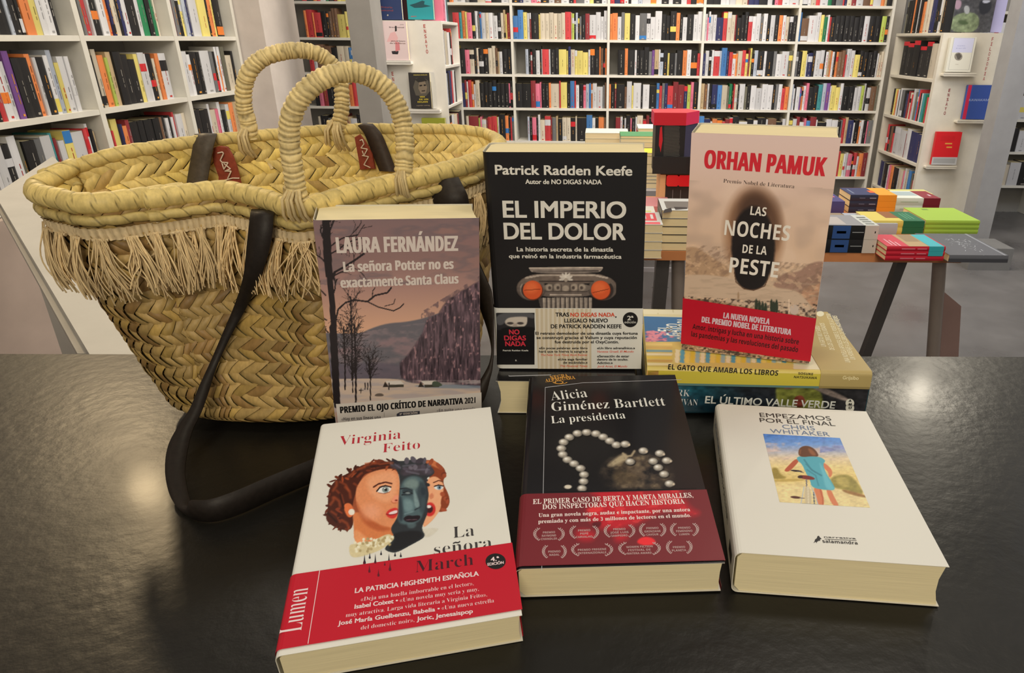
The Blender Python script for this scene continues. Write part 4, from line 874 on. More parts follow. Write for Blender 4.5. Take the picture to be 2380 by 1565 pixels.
# handles
def catmull(P, n):
    P = np.asarray(P, float); P = np.concatenate([[2 * P[0] - P[1]], P, [2 * P[-1] - P[-2]]])
    out = []
    for i in range(1, len(P) - 2):
        u = np.linspace(0, 1, n, endpoint=False)[:, None]
        out.append(0.5 * (2 * P[i] + (P[i + 1] - P[i - 1]) * u + (2 * P[i - 1] - 5 * P[i] + 4 * P[i + 1] - P[i + 2]) * u**2 + (-P[i - 1] + 3 * P[i] - 3 * P[i + 1] + P[i + 2]) * u**3))
    out.append(P[-2][None]); return np.concatenate(out)
def resample(P, n):
    d = np.concatenate([[0], np.cumsum(np.linalg.norm(np.diff(P, axis=0), axis=1))]); t = np.linspace(0, d[-1], n)
    return np.stack([np.interp(t, d, P[:, k]) for k in range(3)], 1), d[-1]
def handle(px, Ys, rad, seed, label):
    pts = np.array([ony(x, y, Y) for (x, y), Y in zip(px, Ys)])
    C = catmull(pts, 12); C, Ln = resample(C, 340); K = 16
    t = np.gradient(C, axis=0); t /= np.linalg.norm(t, axis=1, keepdims=True)
    g = np.array([0.25, -1, 0.1]); g /= np.linalg.norm(g); e = np.cross(t, g); e /= np.linalg.norm(e, axis=1, keepdims=True); gg = np.cross(e, t)
    a = np.arange(K) * 2 * math.pi / K; s = np.linspace(0, Ln, 340)
    r = np.random.default_rng(seed); nk = Ln / 0.0049
    jit = np.interp(s, np.linspace(0, Ln, 80), r.normal(0, 0.24, 80))
    chev = np.abs(((a / (2 * math.pi) * 2 + 0.5) % 1.0) - 0.5) * 1.1
    ph = (s[:, None] / 0.0049 + jit[:, None] + chev[None]) % 1.0
    knot = np.sin(math.pi * ph) ** 0.55
    R = rad * (0.80 + 0.27 * knot + 0.05 * np.cos(2 * a)[None])
    P = C[:, None] + R[..., None] * (np.cos(a)[None, :, None] * e[:, None] - np.sin(a)[None, :, None] * gg[:, None])
    tone = 0.85 + 0.3 * r.random(200)
    col = (np.array([0.78, 0.62, 0.30]))[None, None] * (0.42 + 0.66 * knot)[..., None] * tone[np.floor(s[:, None] / 0.0049 + jit[:, None] + chev[None]).astype(int) % 200][..., None]
    m = MB(); m.grid(P, col, 0, True, False, True)
    for i in (0, -1): m.add(P[i], [tuple(range(K))], STRAW)
    # tails binding the foot to the rim
    for i, sg in ((0, 1), (-1, -1)):
        f = C[i]
        for q in range(7):
            dx = r.normal(0, 0.006); y = f[1] - 0.010 - 0.004 * r.random()
            m.tube(np.array([[f[0] + dx * .4, f[1] - .002, f[2] + 0.014], [f[0] + dx * .8, y - .003, f[2] + 0.004], [f[0] + dx, y - 0.001, f[2] - 0.010], [f[0] + dx * 1.1, y + 0.008, f[2] - 0.019]]), 0.0015, np.array([0.66, 0.52, 0.27]) * (0.8 + .35 * r.random()), 0, 6)
        for q in range(4):
            dx = r.normal(0, 0.006)
            m.tube(np.array([[f[0] + dx, f[1] + .004, f[2] + 0.012], [f[0] + dx * 1.4, f[1] + 0.011, f[2] + 0.002], [f[0] + dx * 1.9, f[1] + 0.010, f[2] - 0.015], [f[0] + dx * 2.2 + .006, f[1] + 0.009, f[2] - 0.034]]), 0.0024, np.array([0.68, 0.54, 0.28]) * (0.8 + .35 * r.random()), 0, 6)
    o = bpart(m, 'handle', M_STRAW); o['label'] = label; return o
hp = [(693, 468), (686, 425), (678, 370), (672, 310), (680, 262), (702, 222), (738, 190), (780, 172), (822, 168), (862, 180), (897, 206), (922, 243), (937, 290), (941, 340), (939, 385), (937, 420)]
Yh = np.interp([p[0] for p in hp], [693, 937], [surf(693, 480, 0), surf(937, 425, 0)]); handle(hp, Yh, 0.0083, 31, 'near wrapped handle')
hp = [(580, 322), (578, 290), (567, 245), (568, 200), (582, 162), (610, 136), (650, 122), (692, 117), (732, 123), (764, 142), (785, 172), (794, 210), (794, 255), (789, 285), (786, 308)]
Yh = np.interp([p[0] for p in hp], [580, 787], [surf(580, 322, 1), surf(787, 306, 1)]); handle(hp, Yh, 0.0078, 32, 'far wrapped handle')

# leather straps
LE = np.array([0.016, 0.012, 0.010])
def ribbon(mb, pairs, col, th=0.0028, n=10):
    A = catmull([p[0] for p in pairs], n); B = catmull([p[1] for p in pairs], n)
    t = np.gradient((A + B) / 2, axis=0); nn = np.cross(t, B - A); nn /= np.linalg.norm(nn, axis=1, keepdims=True) + 1e-9
    mid = [A + (B - A) * f for f in (0, 0.5, 1)]
    P = np.stack([mid[0] + nn * th / 2 * .5, mid[1] + nn * th / 2, mid[2] + nn * th / 2 * .5, mid[2] - nn * th / 2 * .5, mid[1] - nn * th / 2, mid[0] - nn * th / 2 * .5], 1)
    mb.grid(P, col, 0, True, False, True)
    mb.add(P[0], [(0, 1, 2, 3, 4, 5)], col); mb.add(P[-1], [(5, 4, 3, 2, 1, 0)], col)
pp = lambda a, b, Y: (ony(*a, Y), ony(*b, Y))
sf = lambda a, b, d: pp(a, b, surf((a[0] + b[0]) / 2, (a[1] + b[1]) / 2, 0) - d)
S1 = [sf((584, 488), (637, 490), .006), sf((582, 500), (636, 502), .026), sf((575, 560), (630, 562), .034), sf((566, 640), (608, 640), .030), sf((545, 710), (573, 715), .014), sf((520, 770), (540, 775), .012), sf((490, 840), (507, 845), .012), pp((462, 900), (485, 912), .578), pp((441, 951), (468, 958), .562), pp((413, 994), (448, 1000), .545), pp((391, 1038), (437, 1042), .528), pp((384, 1090), (430, 1093), .507), pp((392, 1142), (436, 1140), .487), pp((413, 1181), (446, 1176), .470)]
def edge_on(px, py, h=0.023): p = onz(px, py, CT + .0012); return (p, p + np.array([0, 0, h]))
S1 += [edge_on(454, 1208, .019), edge_on(500, 1212, .022), edge_on(560, 1194), edge_on(640, 1158), edge_on(715, 1126), edge_on(800, 1092), edge_on(900, 1062)]
m = MB(); ribbon(m, S1, LE); o = bpart(m, 'shoulder_strap', M_LEATHER); o['label'] = 'dark leather shoulder strap hanging from the front rim'
S2 = [sf((998, 424), (1066, 412), .005), sf((1003, 446), (1076, 432), .012), sf((1012, 480), (1088, 460), .018), pp((1060, 560), (1096, 520), .690), pp((1100, 660), (1112, 603), .680), pp((1117, 718), (1130, 648), .672), pp((1134, 768), (1144, 690), .660), pp((1143, 812), (1147, 775), .650), pp((1138, 843), (1146, 838), .642), pp((1122, 874), (1141, 874), .634), pp((1098, 905), (1121, 936), .626), pp((1060, 925), (1080, 962), .620), pp((1000, 940), (1010, 985), .614)]
m = MB(); ribbon(m, S2, LE * 1.5); o = bpart(m, 'shoulder_strap', M_LEATHER); o['label'] = 'dark leather strap curving out between the two upright novels'  # strap colour lifted to paint in the grey light on it
def over(top, ins, back):               # over the back rim and down inside
    Y = surf(*[(a + b) / 2 for a, b in zip(*top)], 1); L = [pp(*back, Y + .022), pp(*[(x, y + 2) for x, y in top], Y + .011), pp(*[(x, y - 1) for x, y in top], Y - .004)]
    return L + [pp(a, b, surf((a[0] + b[0]) / 2, (a[1] + b[1]) / 2, 1) - .0125) for a, b in ins]
S3 = over(((452, 316), (504, 315)), [((449, 340), (496, 340)), ((441, 385), (488, 385)), ((431, 445), (478, 445))], ((455, 345), (507, 343)))
m = MB(); ribbon(m, S3, np.array([0.075, 0.06, 0.045])); o = bpart(m, 'leather_strap', M_LEATHER); o['label'] = 'worn shiny leather strap folded over the back rim'
S4 = over(((829, 292), (868, 291)), [((846, 310), (886, 310)), ((862, 348), (902, 346)), ((882, 398), (922, 400))], ((818, 316), (858, 314)))
m = MB(); ribbon(m, S4, np.array([0.045, 0.03, 0.022])); o = bpart(m, 'leather_strap', M_LEATHER); o['label'] = 'dark brown leather strap folded over the back rim'
def patch(px, Y, stitch, label):
    Y = min(surf(*p, 1) for p in px) - .008
    P = np.array([ony(*p, Y) for p in px]); c = P.mean(0); n = len(P); m = MB()
    col = np.array([0.28, 0.055, 0.03]); th = np.array([0, .0016, 0.0])
    Q = c + (P - c) * 0.96
    m.add(np.concatenate([Q - th, P, P + th]), [tuple(range(n))] + [(i, (i + 1) % n, n + (i + 1) % n, n + i) for i in range(n)] + [(n + i, n + (i + 1) % n, 2 * n + (i + 1) % n, 2 * n + i) for i in range(n)], col)
    o = bpart(m, 'leather_patch', M_LEATHER); o['label'] = label
    m = MB()
    for a, b in stitch(Y) if callable(stitch) else stitch: m.tube(np.array([ony(*a, Y - .0028), ony((a[0] + b[0]) / 2, (a[1] + b[1]) / 2, Y - .004), ony(*b, Y - .0028)]), 0.0007, (0.75, 0.62, 0.5), 0, 5)
    o2 = m.build('stitching', M_JUTE); o2.parent = o
zz = lambda f: [(f[i], f[i + 1]) for i in range(len(f) - 1)]
k = 2348 / 420
Z = lambda pts: [(380 + x / k, 280 + y / k) for x, y in pts]
patch(Z([(660, 350), (740, 330), (835, 345), (900, 460), (960, 620), (1010, 830), (720, 830), (725, 740), (690, 640), (660, 560), (640, 450)]), .634, zz(Z([(705, 425), (765, 412), (780, 430), (738, 520), (760, 545), (840, 550), (785, 635), (760, 555)])) + zz(Z([(785, 560), (870, 630), (800, 660), (880, 660), (835, 755)])) + zz(Z([(755, 790), (900, 750), (985, 752)])), 'red leather patch near the left strap')
k2 = 1789 / 480
Z = lambda pts: [(520 + x / k2, 80 + y / k2) for x, y in pts]
patch(Z([(1135, 890), (1180, 865), (1230, 930), (1290, 1040), (1315, 1165), (1185, 1175), (1170, 1080), (1155, 1000)]), .706, zz(Z([(1180, 920), (1200, 912), (1215, 950), (1190, 985), (1245, 995), (1215, 1050), (1200, 1010)])) + zz(Z([(1200, 1050), (1255, 1060), (1215, 1130), (1270, 1155)])), 'red leather patch near the right strap')
# ================================================================== the novels on the counter
def pose(o, yaw, tilt, up, roll=0.0):
    """origin at the lower left corner of the front cover; up=True stands the book."""
    return Matrix.Translation(o) @ Matrix.Rotation(yaw, 4, 'Z') @ Matrix.Rotation((math.pi / 2 if up else 0) + tilt, 4, 'X') @ Matrix.Rotation(roll, 4, 'Z')
def novel(M, w, h, t, cov, label, mats=None, spine=None, backc=None, r=0.004, name='paperback_novel', bulge=0.0):
    """front cover in the local xy plane facing +z, spine at x = 0; cover, page block; returns root, cover builder."""
    root = tag(empty(name, M), label, 'book'); mb = MB(); c = np.asarray(cov); sc = np.asarray(spine if spine is not None else cov); bc_ = np.asarray(backc if backc is not None else cov)
    arc = [(r - r * math.sin(a), -r + r * math.cos(a)) for a in np.linspace(0, math.pi / 2, 5)]
    arc2 = [(r - r * math.cos(a), -t + r - r * math.sin(a)) for a in np.linspace(0, math.pi / 2, 5)]
    outer = [(w, 0.0), (w * .5, 0.0)] + arc + arc2 + [(w * .5, -t), (w, -t)]
    k = 0.0005
    inner = [(w, -k), (w * .5, -k)] + [(x + k, z - k * .6) for x, z in arc] + [(x + k, z + k * .6) for x, z in arc2] + [(w * .5, -t + k), (w, -t + k)]
    O = np.array([[(x, y, z) for x, z in outer] for y in (0, h)]); I = np.array([[(x, y, z) for x, z in inner] for y in (0, h)]); n = len(outer)
    for i in range(n - 1):
        cc = c if i < 3 else sc if i < n - 4 else bc_
        mb.add([O[0, i], O[0, i + 1], O[1, i + 1], O[1, i]], [(3, 2, 1, 0)], cc, 0, 2 <= i < n - 3)
        mb.add([I[0, i], I[0, i + 1], I[1, i + 1], I[1, i]], [(0, 1, 2, 3)], np.array([.7, .68, .6]))
        for e in (0, 1): mb.add([O[e, i], O[e, i + 1], I[e, i + 1], I[e, i]], [(0, 1, 2, 3) if e == 0 else (3, 2, 1, 0)], np.array([.72, .68, .58]))
    for a, b in ((0, 0), (-1, -1)): mb.add([O[0, a], O[1, a], I[1, a], I[0, a]], [(0, 1, 2, 3)], np.array([.72, .68, .58]))
    p = MB(); e = 0.0006
    prof = [(r + .001, -e), (w - .0015, -e), (w - .0022 - bulge, -t * .35), (w - .0022 - bulge, -t * .65), (w - .0015, -t + e), (r + .001, -t + e), (.0022, -t + r), (.0022, -r)]
    v = [(x, y, z) for y in (0.0012, h - 0.0012) for x, z in prof]; q = len(prof)
    p.add(v, [tuple(range(q)), tuple(range(2 * q - 1, q - 1, -1))] + [(i, i + q, (i + 1) % q + q, (i + 1) % q) for i in range(q)], PAGE)
    o = p.build('page_block', M_PAGE); o.parent = root
    return root, mb
def finish(mb, root, mats, name='cover'):
    o = mb.build(name, mats); o.parent = root; return o
def band(root, M, w, t, y0, y1, col, zoom, slope=0.0, r=0.004):
    """paper band wrapped round a book from y0 to y1 (at x = 0; slope tilts it); returns builder and its front face."""
    mb = MB(); g = 0.0007
    arc = [(r - (r + g) * math.sin(a), -r + (r + g) * math.cos(a)) for a in np.linspace(0, math.pi / 2, 5)]
    arc2 = [(r - (r + g) * math.cos(a), -t + r - (r + g) * math.sin(a)) for a in np.linspace(0, math.pi / 2, 5)]
    prof = [(w + g, -0.004), (w + g, g)] + arc + arc2 + [(w + g, -t - g), (w + g, -t + .004)]
    P = np.array([[(x, (y + slope * x) if True else y, z) for x, z in prof] for y in (y0, y1)])
    mb.grid(P[::-1], col, 0, False)
    return mb, Face(mb, M, (0, 0, g), (1, 0, 0), (0, 1, 0), zoom)
Wt, Bk, Rd = alb((214, 206, 186)), alb((22, 20, 20)), alb((183, 16, 36))
def ring(F, c, ro, ri, col, a0=0, a1=6.2832, n=24, ry=1.0):
    for i in range(n):
        a, b = a0 + (a1 - a0) * i / n, a0 + (a1 - a0) * (i + 1) / n
        F.poly([(c[0] + ro * math.cos(a), c[1] + ro * ry * math.sin(a)), (c[0] + ro * math.cos(b), c[1] + ro * ry * math.sin(b)), (c[0] + ri * math.cos(b), c[1] + ri * ry * math.sin(b)), (c[0] + ri * math.cos(a), c[1] + ri * ry * math.sin(a))], col)

# ---------------------------------------------- EL IMPERIO DEL DOLOR, standing on a thick book
M1 = pose((-0.1101, 0.6666, 1.1706), 0.0012, 0.04, True, 0.0060); w, h, t = 0.1555, 0.2315, 0.050
root, mb = novel(M1, w, h, t, Bk, 'upright black novel with a marble column and two orange pills on its cover', r=0.006)
F = Face(mb, M1, (0, 0, 0), (1, 0, 0), (0, 1, 0), (2.795, 1100, 320))
def column(X, Y):
    a = Art(X, Y, (22, 20, 20), 0.0); st, hi, sh = (108, 92, 78), (196, 176, 152), (46, 38, 34)
    a.poly([(420, 1040), (770, 1040), (765, 1120), (440, 1120)], (80, 70, 62), 4, smooth=False)
    for i in range(11):
        x = 452 + i * 30; a.poly([(x, 1040), (x + 19, 1040), (x + 17, 1120), (x + 2, 1120)], (150, 134, 116), 5, smooth=False); a.line([(x + 3, 1040), (x + 5, 1115)], 4, hi, .7)
    a.poly([(430, 1000), (480, 985), (720, 985), (770, 1000), (765, 1035), (440, 1038)], (104, 90, 78), 5); a.line([(500, 1022), (700, 1022)], 9, hi, .8)
    for c in (375, 842):
        a.ell(c, 980, 95, 80, sh, .1); a.ell(c, 978, 92, 76, st, .15); a.ell(c, 985, 80, 68, (84, 72, 64), .15); a.ell(c, 985, 72, 68, (150, 132, 112), .12); a.ell(c + 4, 990, 67, 64, (50, 42, 38), .12)
    a.poly([(330, 905), (420, 880), (800, 880), (880, 905), (905, 960), (780, 935), (760, 950), (450, 950), (420, 935), (300, 960)], st, 5)
    a.line([(340, 912), (430, 895), (790, 895), (870, 912)], 12, hi, .75); a.line([(430, 935), (780, 935)], 8, sh, .8)
    a.poly([(450, 945), (760, 945), (765, 1005), (460, 1005)], (112, 98, 84), 5)
    for x, sg in ((492, 1), (545, 1), (655, -1), (708, -1)): a.ell(x, 972, 22, 22, (160, 142, 120), .5); a.ell(x + 5 * sg, 976, 10, 11, (74, 62, 54), .7); a.line([(x + 26 * sg, 955), (x + 27 * sg, 1000)], 6, (62, 52, 46), .7, 4)
    a.ell(600, 980, 22, 20, (160, 142, 120), .4); a.line([(470, 1000), (740, 1000)], 6, (60, 50, 44), .8, 4)
    a.poly([(360, 842), (845, 838), (840, 858), (815, 880), (385, 880), (365, 860)], (140, 124, 108), 4); a.line([(365, 848), (838, 845)], 8, hi, .9); a.line([(390, 868), (812, 866)], 6, sh, .8)
    for k in range(7):
        t_ = math.radians(-90 + (k - 3) * 33); a.ell(602 + 26 * math.cos(t_), 918 + 24 * math.sin(t_), 20, 8, (205, 190, 168), .3, t_)
    a.ell(602, 925, 12, 12, (170, 152, 130), .3)
    a.noise(24, 14, .14, 3)
    for c, s in ((385, 1), (827, -1)):
        a.ell(c + 3, 994, 64, 63, (96, 40, 20), .06); a.ell(c, 990, 62, 61, (208, 84, 40), .06); a.ell(c - 8, 975, 40, 34, (224, 104, 54), .8); a.line([(c - 52, 1000 - 8 * s), (c + 52, 984 + 8 * s * 0)], 4, (120, 46, 20))
    return a.C, a.A
u0, v0 = F.uv(270, 1125); u1, v1 = F.uv(930, 830)
F.paint((u0, v0, u1, v1), 0.0007, column); F.up()
cr = alb((214, 204, 182))
F.text('Patrick Radden Keefe', (145, 238), (1030, 246), 60, cr, 'gillx'); F.text('Autor de NO DIGAS NADA', (340, 300), (833, 303), 29, cr, 'gillx')
F.text('EL IMPERIO', (198, 517), (988, 523), 105, cr, 'gillx'); F.text('DEL DOLOR', (205, 658), (985, 663), 103, cr, 'gillx')
F.text('La historia secreta de la dinastía', (284, 738), (908, 740), 27, cr, 'gillx'); F.text('que reinó en la industria farmacéutica', (233, 782), (962, 786), 26, cr, 'gillx')
finish(mb, root, M_COVER)
yb = F.uv(600, 1107)[1]
bm_, B = band(root, M1, w, t, 0.0008, yb, Wt, F.zoom, r=0.006)
u0, v0 = B.uv(420, 1502); u1, v1 = B.uv(766, 1112)
def fade(X, Y):
    a = Art(X, Y, (196, 176, 140))
    for i in range(12): a.line([(430 + i * 29, 1100), (434 + i * 28.5, 1510)], 12, (222, 208, 182), .8, 8)
    return a.C, a.A
B.paint((u0, v0, u1, v1), 0.0012, fade); B.up()
def lines(F, L, dflt, style='gillx'):
    for q in L: F.text(q[0], (q[1], q[3]), (q[2], q[3] + (q[6] if len(q) > 6 else 0)), q[4], q[5] if len(q) > 5 and q[5] is not None else dflt, q[7] if len(q) > 7 else style)
og = alb((206, 74, 44))
lines(B, [('TRAS', 535, 622, 1162, 25), ('NO DIGAS NADA', 632, 918, 1163, 25, og), (',', 922, 930, 1166, 25), ('LLEGALO NUEVO', 593, 873, 1200, 24), ('DE PATRICK RADDEN KEEFE', 505, 962, 1238, 24),
          ('El retrato demoledor de una dinastía cuya fortuna', 405, 1068, 1280, 18), ('se construyó gracias al Valium y cuya reputación', 412, 1062, 1308, 18), ('fue destruida por el OxyContin.', 530, 945, 1336, 18),
          ('«En pocas palabras: este libro', 428, 742, 1374, 14), ('hará que te hierva la sangre.»', 428, 742, 1396, 14), ('«Una saga familiar', 550, 742, 1447, 14), ('de escándalo.»', 585, 742, 1468, 14),
          ('«Un libro adrenalínico.»', 805, 1050, 1374, 14), ('«Sensación de estar', 805, 1013, 1427, 14), ('dentro de lo oculto.', 805, 1005, 1448, 14), ('Adictivo.»', 805, 905, 1470, 14)], Bk)
lines(B, [('The New York Times Book Review', 440, 742, 1418, 13), ('The Financial Times', 565, 742, 1490, 13), ('Vanessa Graell, El Mundo', 805, 1042, 1396, 13), ('Jordi Amat, El Mundo', 805, 1000, 1492, 13)], og, 'ital')
B.disc((1020, 1183), 49, Bk); B.poly([(153, 1475), (398, 1475), (398, 1138), (153, 1138)], Bk); B.up()
B.text('2ª', (1000, 1185), (1040, 1185), 28, Wt, 'gillb'); B.text('edición', (982, 1206), (1056, 1206), 16, Wt, 'gill')
def eyes(X, Y):
    a = Art(X, Y, (40, 38, 38)); a.poly([(200, 1150), (240, 1160), (330, 1158), (352, 1150), (350, 1222), (300, 1232), (205, 1222)], (196, 180, 158), 6); a.ell(240, 1206, 22, 8, (60, 52, 48), .5); a.ell(306, 1206, 22, 8, (60, 52, 48), .5); a.ell(272, 1222, 14, 16, (168, 150, 130), .5)
    a.poly([(150, 1135), (400, 1135), (400, 1180), (350, 1165), (300, 1162), (215, 1170), (200, 1215), (150, 1220)], (84, 82, 80), 6); a.poly([(180, 1232), (400, 1225), (400, 1260), (180, 1260)], (20, 20, 20), 5); return a.C, a.A
u0, v0 = B.uv(155, 1250); u1, v1 = B.uv(396, 1140); B.paint((u0, v0, u1, v1), 0.0008, eyes); B.up()
rd = alb((206, 50, 62))
lines(B, [('NO', 235, 300, 1277, 30), ('DIGAS', 203, 342, 1316, 30), ('NADA', 210, 340, 1353, 30)], rd); B.text('Patrick Radden Keefe', (193, 1387), (358, 1387), 10, Wt, 'gillb'); B.text('R', (274, 1452), (284, 1452), 10, Wt, 'gillb')
finish(bm_, root, M_COVER, 'paper_band')

# ---------------------------------------------- thick book lying under it
MT = pose((-0.108, 0.640, 1.1695), 0.0, 0.0, False)
MT = Matrix.Translation((0.042, 0.640, 1.1695)) @ Matrix.Rotation(math.pi, 4, 'Y') @ Matrix.Translation((0, 0, 0.0385))
root, mb = novel(MT, 0.150, 0.225, 0.0385, Bk, 'thick black book lying flat under the upright black novel, page edges showing', backc=Bk, bulge=0.002)
Fb = Face(mb, MT, (0, 0, -0.0385), (-1, 0, 0), (0, 1, 0), (7.1125, 1080, 780))
Fb.poly([(728, 655), (738, 668), (1430, 650), (1430, 660), (738, 680), (728, 675)], alb((190, 186, 180)))
finish(mb, root, M_GLOSS)

# ---------------------------------------------- LAURA FERNÁNDEZ, standing, leaning a little back
M2 = pose((-0.2590, 0.5830, 1.1380), 0.2885, 0.045, True, -0.0470); w, h, t = 0.1418, 0.218, 0.050
root, mb = novel(M2, w, h, t, alb((120, 96, 90)), 'upright novel with a snowy wood and bare black trees, leaning before the basket')
F = Face(mb, M2, (0, 0, 0), (1, 0, 0), (0, 1, 0), (2.794, 700, 440))
def snow(X, Y):
    a = Art(X, Y); yy = Y / 1.0
    a.C = ramp(yy, [(190, (118, 96, 92)), (330, (126, 98, 92)), (450, (128, 100, 92)), (620, (150, 116, 104)), (800, (176, 136, 112)), (950, (198, 152, 118)), (1000, (180, 140, 112))])
    cl = vnoise(X / 230, Y / 70, 5, 4); a.mix(np.clip((cl - .45) * 3, 0, .55) * (Y < 620), (92, 84, 86)); a.mix(np.clip((cl - .6) * 4, 0, .5) * (Y < 560), (156, 112, 96))
    a.poly([(60, 930), (200, 935), (380, 940), (450, 905), (560, 870), (690, 862), (830, 830), (1180, 700), (1180, 1260), (60, 1260)], (92, 88, 90), 8)
    a.mix(np.clip((vnoise(X / 60, Y / 30, 6, 4) - .42) * 2.2, 0, .6) * (Y > 870) * a_in(X, Y), (130, 112, 110)); a.mix(np.clip((vnoise(X / 90, Y / 50, 9, 3) - .45) * 3, 0, .7) * ((Y > 960) & (Y < 1130)), (138, 110, 108))
    a.poly([(60, 1130), (240, 1140), (650, 1120), (720, 1240), (60, 1245)], (88, 80, 88), 20, .7)
    a.poly([(640, 1130), (690, 1080), (740, 1010), (790, 930), (815, 850), (850, 828), (890, 812), (920, 760), (960, 706), (1000, 690), (1030, 664), (1080, 640), (1130, 610), (1400, 480), (1500, 1420), (1180, 1300), (900, 1272), (720, 1256), (650, 1225)], (70, 56, 60), 14, smooth=False)
    a.mix(np.clip((vnoise(X / 26, Y / 30, 33, 3) - .5) * 5, 0, .8) * (np.abs(Y - (830 - (X - 800) * .62)) < 46) * (X > 780), (96, 76, 76)); m = (X > 620) & (Y > 600) & (Y < 1270); sN = vnoise(X / 9, Y / 70, 12, 3); inn = np.clip((a.C.sum(-1) < 240) * 1.0, 0, 1) * m
    a.mix(np.clip((sN - .5) * 4, 0, .8) * inn, (112, 88, 92)); a.mix(np.clip((.42 - sN) * 4, 0, .8) * inn, (38, 30, 34)); a.mix(np.clip((vnoise(X / 14, Y / 26, 15, 2) - .68) * 6, 0, .8) * inn, (158, 120, 118))
    a.poly([(60, 1235), (240, 1232), (640, 1228), (700, 1262), (900, 1270), (1180, 1280), (1180, 1420), (60, 1420)], (186, 164, 142), 6); a.mix(np.clip((vnoise(X / 160, Y / 24, 18, 3) - .42) * 3, 0, .8) * (Y > 1240), (160, 148, 142)); a.poly([(700, 1270), (1180, 1270), (1180, 1296), (800, 1292)], (112, 122, 130), 8, .8)
    for x in (545, 775):
        a.poly([(x - 15, 1285), (x, 1250), (x + 25, 1285)], (50, 42, 36), 3, smooth=False); a.poly([(x, 1246), (x + 100, 1244), (x + 125, 1268), (x + 28, 1270)], (196, 186, 170), 3, smooth=False); a.poly([(x + 25, 1270), (x + 122, 1268), (x + 120, 1285), (x + 28, 1288)], (62, 58, 48), 3, smooth=False)
    a.poly([(880, 1245), (915, 1265), (915, 1280), (850, 1282), (850, 1250)], (70, 78, 62), 3); a.poly([(470, 1345), (490, 1326), (530, 1326), (540, 1346)], (92, 80, 70), 4)
    for x in (415, 432, 570): a.line([(x, 1260), (x, 1300)], 8, (60, 52, 48))
    a.line([(388, 1295), (388, 1325)], 5, (50, 44, 42)); a.line([(376, 1306), (402, 1306)], 5, (50, 44, 42))
    T = (34, 28, 28); r = np.random.default_rng(9)
    def branch(p, ang, L, wd, dep):
        q = [p]; n = 4
        for i in range(n):
            ang += r.normal(0, .18); q.append((q[-1][0] + math.cos(ang) * L / n, q[-1][1] - math.sin(ang) * L / n))
        a.line(q, wd, T, 1, 2)
        if dep:
            for _ in range(3): k = r.integers(1, n + 1); branch(q[k], ang + r.choice([-1, 1]) * (.4 + .4 * r.random()), L * .55, max(1.8, wd * .55), dep - 1)
    for x, tp, bt, wd in ((330, 700, 1240, 9), (285, 900, 1300, 10), (355, 880, 1388, 12), (450, 1090, 1368, 8), (335, 1100, 1320, 7)):
        a.line([(x - 10, tp), (x, (tp + bt) / 2), (x, bt)], wd, T)
        for q in range(11):
            y = tp + (bt - tp) * .5 * q / 11
            for sg in (-1, 1): branch((x, y + 25), math.pi / 2 + sg * (.35 + .2 * r.random()), 60 + 50 * r.random(), 3, 1)
    a.line([(165, 150), (175, 350), (185, 560), (200, 720), (212, 900), (225, 1150), (235, 1400)], 38, T); a.line([(150, 150), (158, 400), (172, 560)], 30, T); a.line([(205, 900), (222, 1200), (232, 1400)], 46, T)
    a.line([(225, 850), (240, 780), (290, 735), (350, 720), (430, 730), (480, 690), (560, 672), (585, 640)], 11, T); a.line([(430, 730), (500, 765), (600, 790), (640, 770), (665, 745)], 8, T); a.line([(460, 715), (465, 660), (480, 640)], 6, T); a.line([(540, 760), (600, 745), (610, 712)], 5, T)
    for p, an, L in (((180, 380), .9, 210), ((178, 300), 1.1, 170), ((185, 590), .8, 170), ((150, 470), 2.3, 80), ((150, 330), 2.2, 90), ((160, 690), 2.5, 70), ((165, 850), 2.6, 60), ((190, 420), .5, 230), ((175, 220), .7, 200), ((205, 700), .9, 120), ((175, 930), 2.4, 60)): branch(p, an, L, 9, 2)
    a.line([(190, 610), (215, 540), (270, 510), (350, 460), (405, 420)], 13, T)
    a.C = np.clip(a.C * np.array([1.10, 1.08, 1.06]), 0, 255); return a.C, a.A
def a_in(X, Y): return (Y > 960 - 0.16 * (X - 200)) * 1.0
F.paint((0.0002, 0.0002, w - 0.0002, h - 0.0002), 0.00062, snow); F.up()
cr = alb((206, 188, 168))
F.text('LAURA FERNÁNDEZ', (235, 415), (1016, 400), 103, cr, 'heavy'); F.text('La señora Potter no es', (278, 537), (988, 516), 66, cr, 'heavy'); F.text('exactamente Santa Claus', (260, 640), (1020, 611), 64, cr, 'heavy')
finish(mb, root, M_COVER)
ya, yb2 = F.uv(215, 1395)[1], F.uv(1172, 1318)[1]
bm_, B = band(root, M2, w, t, 0.004, ya, alb((206, 192, 172)), F.zoom, slope=(yb2 - ya) / w)
B.text('PREMIO EL OJO CRÍTICO DE NARRATIVA 2021', (256, 1455), (1130, 1388), 42, Bk, 'heavy'); B.text('«Hay en sus líneas una', (262, 1503), (516, 1490), 20, alb((60, 54, 56)), 'sansb'); B.text('«En suite una novela', (880, 1446), (1130, 1434), 18, alb((110, 100, 96)), 'sansb')
B.poly([(620, 1476), (770, 1465), (770, 1440), (640, 1448), (620, 1460)], alb((66, 64, 70))); B.up(); B.text('8ª EDICIÓN', (640, 1467), (755, 1458), 13, cr, 'heavy'); B.poly([(538, 1480), (540, 1480), (540, 1450), (538, 1450)], alb((120, 110, 100)))
finish(bm_, root, M_COVER, 'paper_band')

